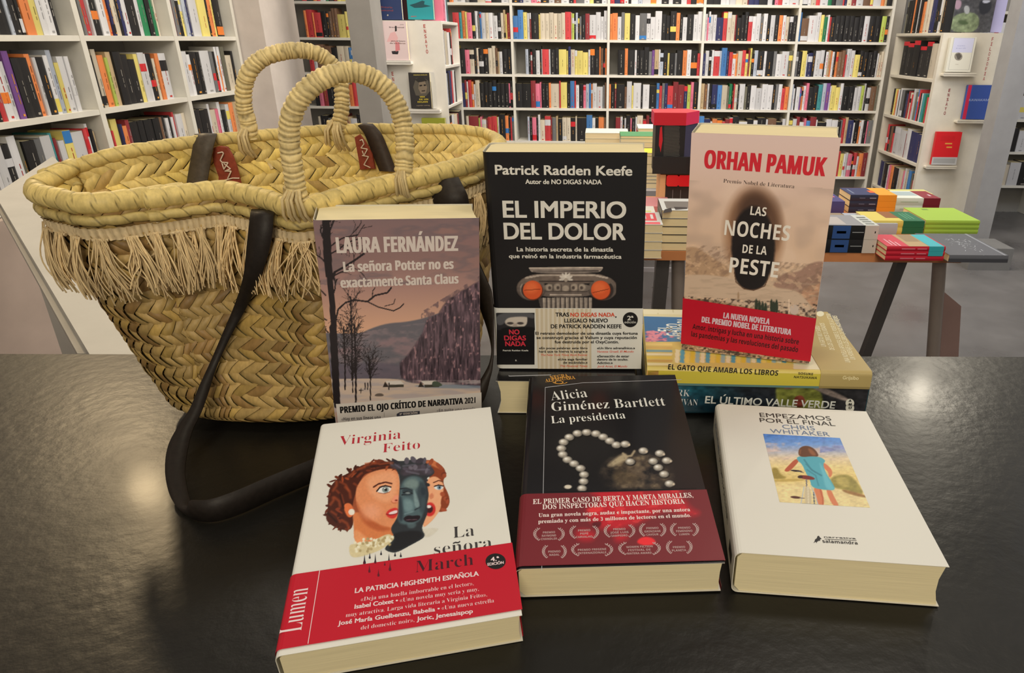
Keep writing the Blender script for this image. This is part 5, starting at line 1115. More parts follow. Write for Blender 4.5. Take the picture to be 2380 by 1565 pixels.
# ---------------------------------------------- two books lying under the pink novel
def lying(x0, x1, y0, d, z, t, yaw, cov, label, mats, drawtop=None, drawspine=None, topz=None, spz=None):
    """a book on its back cover, spine towards the viewer; head of the book on the left. Local frame: cover plane with x along the spine."""
    M = Matrix.Translation((x0, y0, z + t)) @ Matrix.Rotation(yaw, 4, 'Z')
    L = x1 - x0; root = tag(empty('paperback_novel', M), label, 'book'); mb = MB(); r = 0.004
    prof = [(d, 0.0)] + [(r - r * math.sin(a), -r + r * math.cos(a)) for a in np.linspace(0, math.pi / 2, 5)] + [(r - r * math.cos(a), -t + r - r * math.sin(a)) for a in np.linspace(0, math.pi / 2, 5)] + [(d, -t)]
    P = np.array([[(x, y, zz) for y, zz in prof] for x in (0, L)]); mb.grid(P, cov, 0, True)
    p = MB(); p.box(0.0012, L - 0.0012, 0.003, d - 0.002, -t + 0.0005, -0.0005, PAGE); o = p.build('page_block', M_PAGE); o.parent = root
    T = Face(mb, M, (0, 0, 0), (1, 0, 0), (0, 1, 0), topz or (1, 0, 0)); S = Face(mb, M, (0, 0, -t), (1, 0, 0), (0, 0, 1), spz or (1, 0, 0))
    if drawtop: drawtop(T, L, d, t)
    if drawspine: drawspine(S, L, d, t)
    finish(mb, root, mats); return root, M
def valle_spine(S, L, d, t):
    def art(X, Y):
        a = Art(X, Y); a.C = ramp(X, [(240, (30, 92, 104)), (420, (32, 60, 66)), (560, (34, 40, 46)), (1000, (44, 42, 42))]); a.mix(np.clip((Y - 1400) / 100, 0, .7) * (X < 520), (20, 38, 46)); a.mix(np.clip((1385 - Y) / 30, 0, .5) * (X < 420), (90, 160, 165))
        a.poly([(700, 1380), (760, 1340), (860, 1360), (950, 1400), (960, 1560), (740, 1560)], (118, 120, 52), 12); a.poly([(745, 1372), (800, 1362), (830, 1385), (760, 1405)], (150, 104, 92), 6); a.poly([(860, 1350), (1080, 1440), (1090, 1470), (900, 1400)], (150, 132, 118), 8); a.poly([(800, 1440), (850, 1425), (870, 1480), (815, 1500)], (120, 56, 44), 6)
        a.noise(30, 16, .4, 7); return a.C, a.A
    S.paint((0.001, 0.004, L - 0.001, t - 0.003), 0.001, art); S.up()
    S.text('EL ÚLTIMO VALLE VERDE', (348, 1470), (1012, 1498), 38, alb((220, 216, 200)), 'gillb'); S.text('MARK', (130, 1428), (270, 1436), 32, alb((214, 210, 200)), 'serifl'); S.text('SULLIVAN', (130, 1476), (310, 1482), 30, alb((214, 210, 200)), 'serifl')
    S.disc((1091, 1470), 22, alb((222, 214, 190))); S.disc((1091, 1495), 22, alb((222, 214, 190))); S.up()
    for c, y in (('U', 1500), ('M', 1482), ('A', 1464)): S.text(c, (1084, y), (1098, y), 12, Bk, 'heavy')
lying(0.052, 0.287, 0.640, 0.158, CT + .0008, 0.0375, 0.01, alb((34, 60, 66)), 'thick dark teal novel lying lowest under the upright pink one', M_GLOSS, None, valle_spine, spz=(2.2034, 1480, 270))
def gato_top(T, L, d, t):
    T.zoom = (5.219, 1480, 680)
    def art(X, Y):
        a = Art(X, Y, (214, 200, 160)); a.poly([(60, 290), (1900, 340), (1900, 620), (60, 600)], (54, 100, 138), 5, smooth=False); a.mix(np.clip((X - 300) / 400, 0, .5) * ((Y > 420) & (Y < 605)), (130, 160, 176))
        r = np.random.default_rng(6)
        for _ in range(90):
            x, y = 130 + abs(r.normal(0, 1)) * 120, 470 + 125 * r.random(); a.ell(x + (y - 470) * -.1, y, 22, 9, (208, 130, 136) if r.random() > .3 else (170, 96, 120), .5)
        a.poly([(60, 600), (1900, 600), (1900, 1000), (40, 1000)], (206, 178, 96), 4, smooth=False)
        for k, c in enumerate(((222, 190, 110), (206, 168, 90), (120, 150, 150), (226, 206, 160), (218, 182, 70), (196, 150, 70), (225, 205, 150), (190, 140, 70))):
            y = 615 + k * 40; a.poly([(60, y), (430, y + 6), (430, y + 32), (50, y + 28)], c, 3, smooth=False)
        for k in range(24):
            x = 470 + k * 62; a.poly([(x, 690), (x + 50, 700), (x + 40, 860), (x - 10, 850)], [(226, 206, 160), (90, 150, 160), (226, 190, 90), (216, 180, 60), (150, 170, 160)][k % 5], 4, smooth=False)
        for x in (260, 440): a.line([(x, 130), (x, 265)], 7, (186, 172, 120))
        a.line([(60, 200), (560, 210)], 7, (186, 172, 120)); a.line([(60, 275), (1900, 305)], 26, (206, 190, 140)); return a.C, a.A
    T.paint((0.0005, 0.004, L * .775, d - 0.0005), 0.0012, art); T.up()
    def vert(F, s, p0, p1, cap, col, style):
        a, b = F.uv(*p0), F.uv(*p1); q = b - a; Ln = np.linalg.norm(q); q /= Ln; n = np.array([-q[1], q[0]]); co, f = letters(s, style); F.put(a + co[:, :1] * Ln * q + co[:, 1:2] * cap * n, f, col)
    cw = alb((220, 216, 196))
    vert(T, 'EL', (432, 480), (432, 420), 0.017, cw, 'heavy'); vert(T, 'GATO', (530, 535), (520, 385), 0.016, cw, 'heavy'); vert(T, 'QUE AMABA', (660, 580), (650, 330), 0.016, cw, 'heavy'); vert(T, 'LOS LIBROS', (780, 580), (770, 330), 0.016, cw, 'heavy')
def gato_spine(S, L, d, t):
    S.rect(0.001, 0.0035, L * .775, t - 0.003, alb((196, 176, 60))); S.rect(0.001, 0.001, L * .775, 0.0035, alb((90, 120, 110))); S.rect(-.0, t * .12, 0.012, t - .003, alb((214, 160, 90))); S.up()
    S.text('EL GATO QUE AMABA LOS LIBROS', (160, 1297), (722, 1330), 27, Bk, 'sansb'); S.text('SOSUKE', (826, 1324), (902, 1328), 12, Bk, 'sansb'); S.text('NATSUKAWA', (804, 1342), (922, 1347), 12, Bk, 'sansb')
root, MG = lying(0.050, 0.280, 0.634, 0.168, CT + .0388, 0.0205, -0.028, alb((200, 176, 90)), 'yellow novel with a blue cover scene lying between the teal and pink ones', M_COVER, gato_top, gato_spine, (5.219, 1480, 680), (2.2034, 1480, 270))
L, d, t, g = 0.230, 0.168, 0.0205, 0.0006; mb = MB(); r = 0.004; OC = alb((170, 146, 88))
prof = [(d + g, -.003), (d + g, g)] + [(r - (r + g) * math.sin(a), -r + (r + g) * math.cos(a)) for a in np.linspace(0, math.pi / 2, 5)] + [(r - (r + g) * math.cos(a), -t + r - (r + g) * math.sin(a)) for a in np.linspace(0, math.pi / 2, 3)]
mb.grid(np.array([[(x, y, zz) for y, zz in prof] for x in (L * .775, L + .0004)]), OC, 0, False)
T = Face(mb, MG, (0, 0, g), (1, 0, 0), (0, 1, 0), (6.02, 1850, 700)); cw = alb((218, 204, 160))
def vert(F, s, p0, p1, cap, col, style):
    a, b = F.uv(*p0), F.uv(*p1); q = b - a; Ln = np.linalg.norm(q); q /= Ln; n = np.array([-q[1], q[0]]); co, f = letters(s, style); F.put(a + co[:, :1] * Ln * q + co[:, 1:2] * cap * n, f, col)
vert(T, 'UN GATO MUY SABIO', (425, 640), (325, 350), 0.0055, cw, 'sansb'); vert(T, 'DE LOS LIBROS OLVIDADOS', (545, 688), (392, 310), 0.0055, cw, 'sansb'); vert(T, 'UNA NOVELA JAPONESA SOBRE EL PODER DE LA LECTURA', (765, 862), (480, 178), 0.0055, cw, 'sansb'); vert(T, 'UN HOMENAJE A LOS LIBROS QUE NOS HACEN MEJORES', (835, 822), (570, 208), 0.0055, cw, 'sansb')
T.disc((340, 180), 52, alb((206, 196, 160)), 24, 38)
S = Face(mb, MG, (0, -g, -t), (1, 0, 0), (0, 0, 1), (2.2034, 1480, 270)); S.text('Grijalbo', (1053, 1348), (1135, 1351), 18, alb((228, 206, 150)), 'gillb')
o = finish(mb, root, M_COVER, 'paper_band')

# ---------------------------------------------- ORHAN PAMUK, standing on them
M3 = pose((0.0900, 0.6777, 1.1905), -0.2627, 0.06, True, 0.0063); w, h, t = 0.1339, 0.2302, 0.056
root, mb = novel(M3, w, h, t, alb((206, 172, 150)), 'upright pink novel with a burnt black hole over a bay, red band below')
F = Face(mb, M3, (0, 0, 0), (1, 0, 0), (0, 1, 0), (2.2034, 1480, 270))
def bay(X, Y):
    a = Art(X, Y); v = Y - 0.06 * (X - 300)
    a.C = ramp(v, [(60, (206, 176, 160)), (250, (206, 174, 154)), (450, (198, 166, 140)), (700, (196, 162, 130)), (950, (176, 150, 120)), (1250, (130, 104, 80))])
    cl = vnoise(X / 120, Y / 90, 4, 2); a.mix(np.clip((cl - .5) * 1.3, 0, .35) * ((v > 330) & (v < 760)), (150, 126, 108)); a.mix(np.clip((.45 - cl) * 1.3, 0, .35) * ((v > 330) & (v < 760)), (216, 186, 158))
    a.poly([(220, 680), (300, 665), (350, 700), (420, 745), (470, 770), (480, 830), (360, 815), (220, 815)], (164, 130, 98), 10); a.poly([(700, 850), (760, 800), (830, 800), (900, 745), (980, 745), (970, 980), (900, 960), (820, 890), (700, 880)], (146, 112, 92), 10)
    a.poly([(830, 900), (900, 860), (980, 850), (970, 1040), (880, 960)], (170, 126, 96), 10)
    m = ((v > 660) & (X < 480) & (v < 830)) | ((X > 690) & (v > 720) & (v < 960)); a.mix(np.clip((vnoise(X / 22, (Y + X * .5) / 14, 8, 3) - .48) * 2.2, 0, .5) * m, (116, 90, 72)); a.mix(np.clip((vnoise(X / 26, (Y - X * .4) / 16, 10, 3) - .58) * 4, 0, .4) * m, (214, 176, 136))
    a.poly([(220, 815), (360, 812), (480, 828), (700, 885), (820, 895), (890, 965), (880, 1030), (220, 945)], (182, 154, 126), 8); a.mix(np.clip((vnoise(X / 60, Y / 10, 13, 3) - .5) * 3, 0, .5) * ((v > 820) & (v < 930)), (160, 134, 108))
    a.poly([(220, 925), (420, 945), (600, 985), (930, 1020), (930, 1290), (220, 1290)], (150, 120, 88), 8); a.mix(np.clip((vnoise(X / 14, Y / 10, 17, 3) - .45) * 4, 0, .85) * (v > 925), (58, 44, 36)); a.mix(np.clip((vnoise(X / 12, Y / 9, 19, 3) - .58) * 5, 0, .8) * (v > 925), (206, 168, 132))
    for x, y in ((612, 940), (628, 948), (645, 955), (660, 960), (690, 942), (703, 952), (716, 944)): a.ell(x, y + 32, 8, 36, (44, 50, 36), .3)
    a.ell(806, 992, 24, 26, (182, 160, 140), .15); a.line([(780, 940), (780, 1010)], 7, (206, 176, 146)); a.line([(800, 955), (800, 980)], 5, (190, 160, 130)); a.ell(520, 920, 5, 20, (150, 120, 90), .5)
    r0 = np.hypot((X - 600) / 175, (Y - 600) / 270); a.mix(np.clip((1.0 - r0) * 2.2, 0, .62), (120, 76, 44), False); r1 = np.hypot((X - 612) / 150, (Y - 560) / 210); a.mix(np.clip((1.0 - r1) * 2.0, 0, .75), (74, 50, 36), False)
    a.mix(np.clip((1 - np.hypot((X - 600) / 90, (Y - 480) / 110)) * 1.5, 0, .7), (70, 48, 36), False)
    e = vnoise(X / 16, Y / 16, 23, 2) * 14
    a.mix(np.clip((1 - np.hypot((X - 596) / (116 + e * .3), (Y - 672) / (220 + e * .3))) * 9, 0, 1), (30, 24, 22)); a.poly([(505, 640), (690, 640), (680, 800), (655, 870), (600, 892), (550, 886), (512, 850), (498, 800)], (26, 21, 20), 8); a.line([(500, 800), (508, 850), (548, 884), (600, 892), (656, 870), (672, 830)], 5, (70, 44, 28), .8)
    a.C = np.clip(a.C * np.array([1.09, 1.09, 1.08]), 0, 255); return a.C, a.A
F.paint((0.0002, 0.0002, w - 0.0002, h - 0.0002), 0.00068, bay); F.up()
F.text('ORHAN PAMUK', (346, 266), (960, 308), 93, alb((206, 40, 48)), 'heavy'); F.text('Premio Nobel de Literatura', (443, 340), (806, 370), 19, alb((74, 58, 50)), 'serifl')
cr = alb((226, 212, 188))
F.text('LAS', (580, 505), (661, 513), 45, cr, 'sansb'); F.text('NOCHES', (447, 608), (779, 640), 77, cr, 'sansb'); F.text('DE LA', (540, 700), (664, 711), 43, cr, 'sansb'); F.text('PESTE', (472, 800), (721, 828), 78, cr, 'sansb')
finish(mb, root, M_COVER)
pts = [F.uv(*p) for p in ((231, 930), (924, 1036), (893, 1266), (222, 1163))]
mb = MB(); g = 0.0009; B0 = [(u, v) for u, v in pts]; le, re = -0.0008, w + 0.0008
def at_u(p, q, u): return p[1] + (q[1] - p[1]) * (u - p[0]) / (q[0] - p[0])
tl, tr, bl, br = at_u(B0[0], B0[1], le), at_u(B0[0], B0[1], re), at_u(B0[3], B0[2], le), at_u(B0[3], B0[2], re)
bl, br = max(bl, .003), max(br, .003)
P = np.array([[(re, br, -t), (re, br, g), (le, bl, g), (le, bl, -t)], [(re, tr, -t), (re, tr, g), (le, tl, g), (le, tl, -t)]]); mb.grid(P[::-1], Rd, 0, False)
B = Face(mb, M3, (0, 0, g), (1, 0, 0), (0, 1, 0), F.zoom); gy, bkr = alb((206, 178, 176)), alb((40, 14, 18))
B.text('LA NUEVA NOVELA', (443, 1035), (678, 1068), 30, gy, 'heavy'); B.text('DEL PREMIO NOBEL DE LITERATURA', (332, 1056), (788, 1122), 30, gy, 'heavy'); B.text('Amor, intrigas y lucha en una historia sobre', (285, 1090), (828, 1170), 26, bkr, 'sansb'); B.text('las pandemias y las revoluciones del pasado', (278, 1128), (824, 1210), 26, bkr, 'sansb')
finish(mb, root, M_COVER, 'paper_band')

# ---------------------------------------------- VIRGINIA FEITO, lying in front
M4 = pose((-0.1943, 0.3004, 1.1565), 0.230, 0.122, False); w, h, t = 0.150, 0.231, 0.0262
root, mb = novel(M4, w, h, t, Wt, 'white novel with a split portrait of a woman, lying lowest and nearest')
Z4 = (2.4645, 620, 930); F = Face(mb, M4, (0, 0, 0), (1, 0, 0), (0, 1, 0), Z4)
def heads(X, Y):
    a = Art(X, Y, (214, 206, 186), 0.0)
    hair, sk, sk2, sh = (70, 28, 18), (214, 134, 86), (228, 158, 112), (168, 78, 40)
    # right head behind
    a.poly([(880, 345), (960, 345), (1015, 385), (1030, 430), (1005, 470), (1045, 545), (1050, 600), (1010, 645), (975, 640), (960, 560), (930, 420), (870, 400)], (132, 58, 30), 5); a.poly([(900, 350), (960, 348), (1010, 390), (1000, 400), (930, 372)], (206, 120, 70), 10, .8)
    a.poly([(900, 470), (960, 430), (1010, 470), (1015, 520), (995, 580), (1000, 620), (960, 680), (920, 720), (890, 735), (890, 560)], sk2, 5); a.poly([(880, 480), (930, 470), (925, 560), (890, 600)], (196, 110, 70), 10, .7)
    a.line([(955, 475), (985, 462), (1010, 470)], 6, (90, 46, 30)); a.ell(985, 502, 26, 14, (210, 210, 205), .2); a.ell(988, 502, 12, 13, (110, 130, 140), .3); a.ell(990, 502, 5, 6, (20, 20, 24), .4); a.line([(960, 496), (985, 488), (1010, 494)], 7, (46, 26, 22)); a.poly([(930, 545), (950, 530), (960, 560), (935, 572)], (198, 116, 80), 6, .8)
    a.ell(935, 628, 32, 40, (196, 44, 40), .2, .1); a.ell(932, 626, 20, 22, (60, 20, 22), .3); a.ell(928, 612, 14, 9, (226, 214, 200), .4)
    a.poly([(885, 740), (930, 735), (985, 735), (980, 750), (930, 790), (890, 780)], (206, 196, 172), 8); 
    # left head
    a.poly([(470, 470), (560, 400), (680, 370), (760, 390), (760, 720), (640, 740), (500, 700)], (150, 74, 42), 6)
    a.poly([(350, 560), (360, 500), (410, 445), (460, 425), (520, 385), (600, 355), (690, 350), (755, 375), (760, 430), (740, 420), (640, 410), (560, 420), (530, 480), (500, 560), (490, 620), (500, 700), (480, 750), (420, 745), (360, 715), (335, 680), (350, 630)], hair, 5)
    for p, q in (((560, 380), (640, 365)), ((600, 395), (700, 375)), ((420, 470), (470, 520)), ((400, 520), (440, 590)), ((520, 440), (545, 420)), ((370, 640), (420, 700)), ((500, 480), (520, 520))): a.line([p, ((p[0] + q[0]) / 2 + 8, (p[1] + q[1]) / 2 - 8), q], 12, (150, 66, 34), .6, 8)
    a.poly([(505, 530), (530, 470), (580, 420), (660, 395), (740, 395), (760, 440), (765, 560), (762, 660), (735, 720), (700, 745), (600, 720), (520, 640)], sk, 6); a.poly([(490, 640), (560, 650), (640, 720), (740, 735), (720, 800), (620, 820), (500, 830), (498, 720)], (206, 118, 66), 8)
    a.poly([(560, 450), (680, 405), (745, 420), (755, 520), (700, 600), (600, 560)], sk2, 30, .8); a.poly([(505, 560), (540, 640), (640, 720), (730, 740), (640, 760), (540, 700)], sh, 18, .75); a.poly([(500, 740), (540, 760), (600, 815), (505, 832)], (226, 150, 96), 14, .8); a.ell(600, 640, 50, 40, (226, 150, 108), 1.2)
    a.poly([(440, 600), (470, 588), (495, 610), (500, 660), (470, 680), (445, 640)], (216, 110, 60), 5); a.ell(486, 643, 18, 18, (230, 214, 190), .2)
    rr_ = np.random.default_rng(12)
    for P_, tones, R_ in (([(355, 560), (352, 500), (392, 450), (440, 425), (500, 392), (570, 360), (640, 346), (710, 345), (755, 372)], ((80, 32, 20), (104, 44, 26), (60, 24, 16)), 22), ([(350, 600), (340, 650), (352, 700), (400, 735), (450, 748), (485, 730)], ((70, 28, 18), (100, 42, 24)), 20), ([(430, 470), (470, 440), (520, 420)], ((150, 66, 34), (96, 40, 24)), 20), ([(560, 410), (620, 392), (690, 388), (745, 392)], ((110, 46, 26), (150, 70, 38), (80, 32, 20)), 17), ([(420, 600), (410, 650), (440, 700)], ((130, 54, 30), (60, 22, 16)), 22)):
        P_ = np.array(P_, float)
        for q in range(len(P_) - 1):
            for _ in range(2):
                f = rr_.random(); c_ = P_[q] * (1 - f) + P_[q + 1] * f + rr_.normal(0, 3, 2); a.ell(c_[0], c_[1], R_ * (.6 + .5 * rr_.random()), R_ * (.2 + .2 * rr_.random()), tones[rr_.integers(len(tones))], .35, rr_.random() * 3)
    a.line([(612, 500), (640, 482), (680, 472), (716, 480)], 9, (84, 38, 26)); a.ell(672, 516, 40, 19, (222, 214, 204), .15, -.15); a.ell(680, 515, 19, 18, (130, 140, 130), .2); a.ell(682, 515, 8, 9, (22, 20, 22), .3); a.ell(676, 508, 4, 4, (240, 240, 236), .4); a.line([(630, 524), (650, 500), (680, 492), (712, 500)], 8, (38, 22, 20)); a.line([(640, 532), (672, 538), (705, 528)], 4, (130, 66, 44), .8)
    a.poly([(715, 575), (735, 545), (760, 545), (762, 585), (720, 590)], (228, 140, 104), 6); a.ell(742, 576, 8, 5, (130, 50, 34), .5); a.line([(712, 580), (722, 592), (745, 590)], 4, (176, 84, 52), .8)
    a.poly([(678, 655), (700, 628), (745, 615), (758, 640), (735, 682), (700, 678)], (200, 50, 44), 5); a.poly([(695, 648), (748, 628), (750, 650), (705, 658)], (226, 200, 190), 4); a.line([(684, 655), (705, 660), (748, 652)], 5, (110, 26, 26), .8)
    # dark head between
    a.poly([(690, 360), (720, 348), (780, 352), (840, 340), (900, 350), (970, 410), (940, 440), (915, 445), (920, 500), (930, 550), (915, 600), (925, 640), (905, 690), (885, 740), (915, 785), (830, 830), (740, 880), (690, 870), (670, 850), (735, 790), (705, 740), (740, 690), (760, 640), (755, 560), (765, 480), (750, 400)], (42, 46, 48), 4)
    a.poly([(765, 470), (830, 430), (900, 450), (915, 540), (905, 620), (880, 700), (800, 720), (745, 700), (760, 600)], (74, 92, 92), 14); a.poly([(790, 460), (860, 440), (880, 520), (800, 520)], (100, 116, 110), 24, .8); a.poly([(770, 560), (840, 570), (850, 640), (780, 650)], (92, 116, 116), 24, .8)
    a.line([(765, 510), (800, 505), (830, 520)], 8, (36, 40, 44)); a.line([(775, 545), (820, 540)], 8, (34, 38, 42)); a.poly([(860, 470), (910, 470), (925, 560), (900, 660), (860, 600)], (46, 56, 60), 20, .8); a.line([(860, 560), (885, 610), (850, 630)], 8, (44, 54, 58)); a.poly([(775, 675), (830, 665), (885, 660), (870, 695), (800, 705)], (34, 26, 32), 6); a.line([(790, 655), (840, 640)], 8, (110, 132, 130), .7, 6)
    a.poly([(760, 400), (860, 360), (960, 410), (900, 440), (820, 415), (770, 440)], (56, 50, 54), 8)
    a.poly([(778, 478), (835, 452), (872, 470), (868, 505), (800, 508)], (112, 128, 120), 16, .85); a.poly([(772, 505), (842, 508), (838, 548), (780, 552)], (40, 52, 56), 12, .85); a.line([(782, 532), (806, 526), (834, 536)], 5, (20, 24, 28)); a.ell(808, 534, 14, 6, (112, 120, 116), .5)
    a.poly([(838, 500), (866, 560), (880, 612), (850, 622), (842, 570)], (128, 148, 142), 10, .8); a.poly([(785, 565), (840, 580), (838, 640), (790, 640)], (116, 138, 134), 20, .7); a.poly([(755, 560), (775, 555), (785, 690), (755, 700)], (38, 46, 52), 16, .8)
    a.poly([(880, 500), (912, 505), (908, 545), (886, 548)], (36, 46, 52), 10, .8); a.poly([(880, 560), (912, 560), (902, 640), (880, 660)], (60, 74, 76), 12, .8); a.poly([(785, 672), (815, 660), (842, 668), (872, 662), (884, 672), (850, 700), (806, 702)], (28, 20, 26), 5); a.line([(800, 688), (860, 686)], 5, (84, 60, 66)); a.poly([(800, 706), (860, 704), (850, 735), (810, 738)], (92, 112, 110), 12, .6)
    for q in ([(770, 440), (800, 390), (860, 378), (880, 410), (820, 430)], [(850, 372), (930, 372), (965, 410), (930, 438), (890, 420)], [(700, 372), (760, 358), (770, 400), (720, 395)]): a.poly(q, (66, 58, 64), 10, .9)
    for P_, tones, R_ in (([(700, 362), (760, 352), (840, 346), (910, 352), (965, 405)], ((58, 52, 58), (84, 78, 84), (40, 38, 44)), 22), ([(760, 400), (830, 385), (900, 390), (930, 425)], ((74, 66, 74), (48, 44, 50), (100, 92, 98)), 18), ([(915, 455), (925, 500)], ((52, 50, 54), (38, 38, 42)), 14), ([(930, 352), (985, 372), (1018, 420), (1008, 455)], ((150, 70, 40), (190, 104, 60), (110, 46, 28)), 20), ([(1005, 540), (1035, 575), (1025, 620), (1000, 645)], ((120, 50, 30), (160, 74, 44)), 18)):
        P_ = np.array(P_, float)
        for q in range(len(P_) - 1):
            for _ in range(2):
                f = rr_.random(); c_ = P_[q] * (1 - f) + P_[q + 1] * f + rr_.normal(0, 4, 2); a.ell(c_[0], c_[1], R_ * (.6 + .5 * rr_.random()), R_ * (.4 + .35 * rr_.random()), tones[rr_.integers(len(tones))], .35, rr_.random() * 3)
    for p, q in (((560, 365), (620, 358)), ((650, 372), (720, 362)), ((470, 440), (500, 410)), ((380, 520), (400, 470)), ((365, 600), (380, 560)), ((430, 690), (470, 735)), ((390, 560), (420, 610)), ((450, 500), (480, 560)), ((520, 400), (560, 385))): a.line([p, ((p[0] + q[0]) / 2 + 10, (p[1] + q[1]) / 2 - 4), q], 14, (176, 80, 40), .55, 12)
    for p, q in (((600, 385), (700, 372)), ((420, 540), (440, 620)), ((500, 440), (530, 410)), ((350, 650), (400, 700))): a.line([p, q], 10, (36, 14, 12), .8, 8)
    for p, q in (((780, 380), (850, 372)), ((850, 400), (930, 400)), ((800, 410), (870, 425)), ((735, 370), (765, 390))): a.line([p, q], 9, (110, 104, 112), .6, 8)
    a.poly([(720, 760), (880, 745), (900, 785), (820, 830), (740, 870), (690, 860), (740, 800)], (26, 26, 28), 12, .9)
    # collar
    a.poly([(475, 830), (500, 825), (600, 815), (690, 765), (725, 780), (732, 800), (670, 850), (620, 875), (520, 905), (480, 900), (470, 860)], (206, 188, 140), 5)
    r = np.random.default_rng(3)
    for _ in range(60):
        f = r.random(); x = 485 + f * 235; y = 860 - f * 70 + r.normal(0, 14); a.ell(x, y, 8, 8, (228, 216, 180) if r.random() > .4 else (170, 148, 100), .5)
    a.noise(10, 10, .04, 5)
    return a.C, a.A
u0, v0 = F.uv(320, 900); u1, v1 = F.uv(1065, 330)
cs = np.array([F.uv(x, y) for x in (320, 1065) for y in (320, 915)])
F.paint((cs[:, 0].min(), cs[:, 1].min(), cs[:, 0].max(), cs[:, 1].max()), 0.00055, heads); F.up()
RT, GT = alb((172, 40, 50)), alb((58, 54, 52))
F.text('Virginia', (412, 262), (768, 221), 50, RT, 'serifl'); F.text('Feito', (662, 303), (878, 279), 48, RT, 'serifl'); F.text('La', (1068, 793), (1190, 778), 62, GT, 'serifl'); F.text('señora', (958, 890), (1292, 846), 62, GT, 'serifl')
def drop(F, x, y, L, wd, c): F.poly([(x, y), (x + wd * .25, y + L * .6), (x + wd * .5, y + L * .8), (x + wd * .35, y + L), (x - wd * .35, y + L), (x - wd * .5, y + L * .8), (x - wd * .25, y + L * .6)][::-1], c)
DK = alb((40, 38, 46))
for x, y, L, q in ((560, 885, 60, 16), (590, 875, 36, 12), (622, 880, 70, 16), (655, 862, 28, 12), (700, 880, 60, 14), (735, 868, 30, 12), (768, 872, 30, 12)): drop(F, x, y, L, q, DK)
finish(mb, root, M_COVER)
c0, c1 = F.uv(142, 996), F.uv(1405, 830); d0, d1 = F.uv(62, 1427), F.uv(1458, 1213)
bm_, B = band(root, M4, w, t, 0.5 * (d0[1] + d1[1]), 0.5 * (c0[1] + c1[1]), Rd, Z4)
c2 = alb((222, 196, 186)); DR = alb((92, 16, 30))
B.text('March', (850, 990), (1185, 945), 64, alb((62, 18, 28)), 'serifl')
for x, y, L, q in ((588, 945, 45, 14), (640, 968, 45, 14), (706, 930, 50, 16), (556, 920, 20, 10), (676, 925, 25, 10), (622, 920, 18, 12)): drop(B, x, y, L, q, DR)
B.poly([(302, 974), (306, 974), (238, 1398), (234, 1398)][::-1], c2)
a, b = B.uv(200, 1322), B.uv(240, 1075); q = b - a; Ln = np.linalg.norm(q); q /= Ln; n = np.array([-q[1], q[0]]); co, f = letters('Lumen', 'serifl'); B.put(a + co[:, :1] * Ln * q + co[:, 1:2] * 0.0128 * n, f, c2)
B.text('LA PATRICIA HIGHSMITH ESPAÑOLA', (505, 1108), (1214, 1008), 27, c2, 'gillx')
for s, x0, y0, x1, y1, st, cp in (('«Deja una huella imborrable en el lector»,', 538, 1155, 1185, 1062, 'serifl', 22), ('Isabel Coixet •', 503, 1198, 750, 1162, 'gillx', 24), ('«Una novela muy seria y muy,', 762, 1160, 1215, 1094, 'serifl', 22), ('muy atractiva. Larga vida literaria a Virginia Feito»,', 452, 1246, 1262, 1126, 'serifl', 22),
    ('José María Guelbenzu, Babelia •', 408, 1293, 990, 1208, 'gillx', 24), ('«Una nueva estrella', 1002, 1204, 1302, 1160, 'serifl', 22), ('del domestic noir»,', 538, 1318, 845, 1272, 'serifl', 22), ('Joric, Jenesaispop', 860, 1268, 1180, 1222, 'gillx', 24)): B.text(s, (x0, y0), (x1, y1), cp, c2, st)
B.disc((1311, 925), 58, Bk, 28, 45); B.up(); B.text('4.ª', (1285, 928), (1332, 921), 24, c2, 'gillx'); B.text('EDICIÓN', (1266, 952), (1357, 940), 15, c2, 'gillx')
finish(bm_, root, M_COVER, 'paper_band')

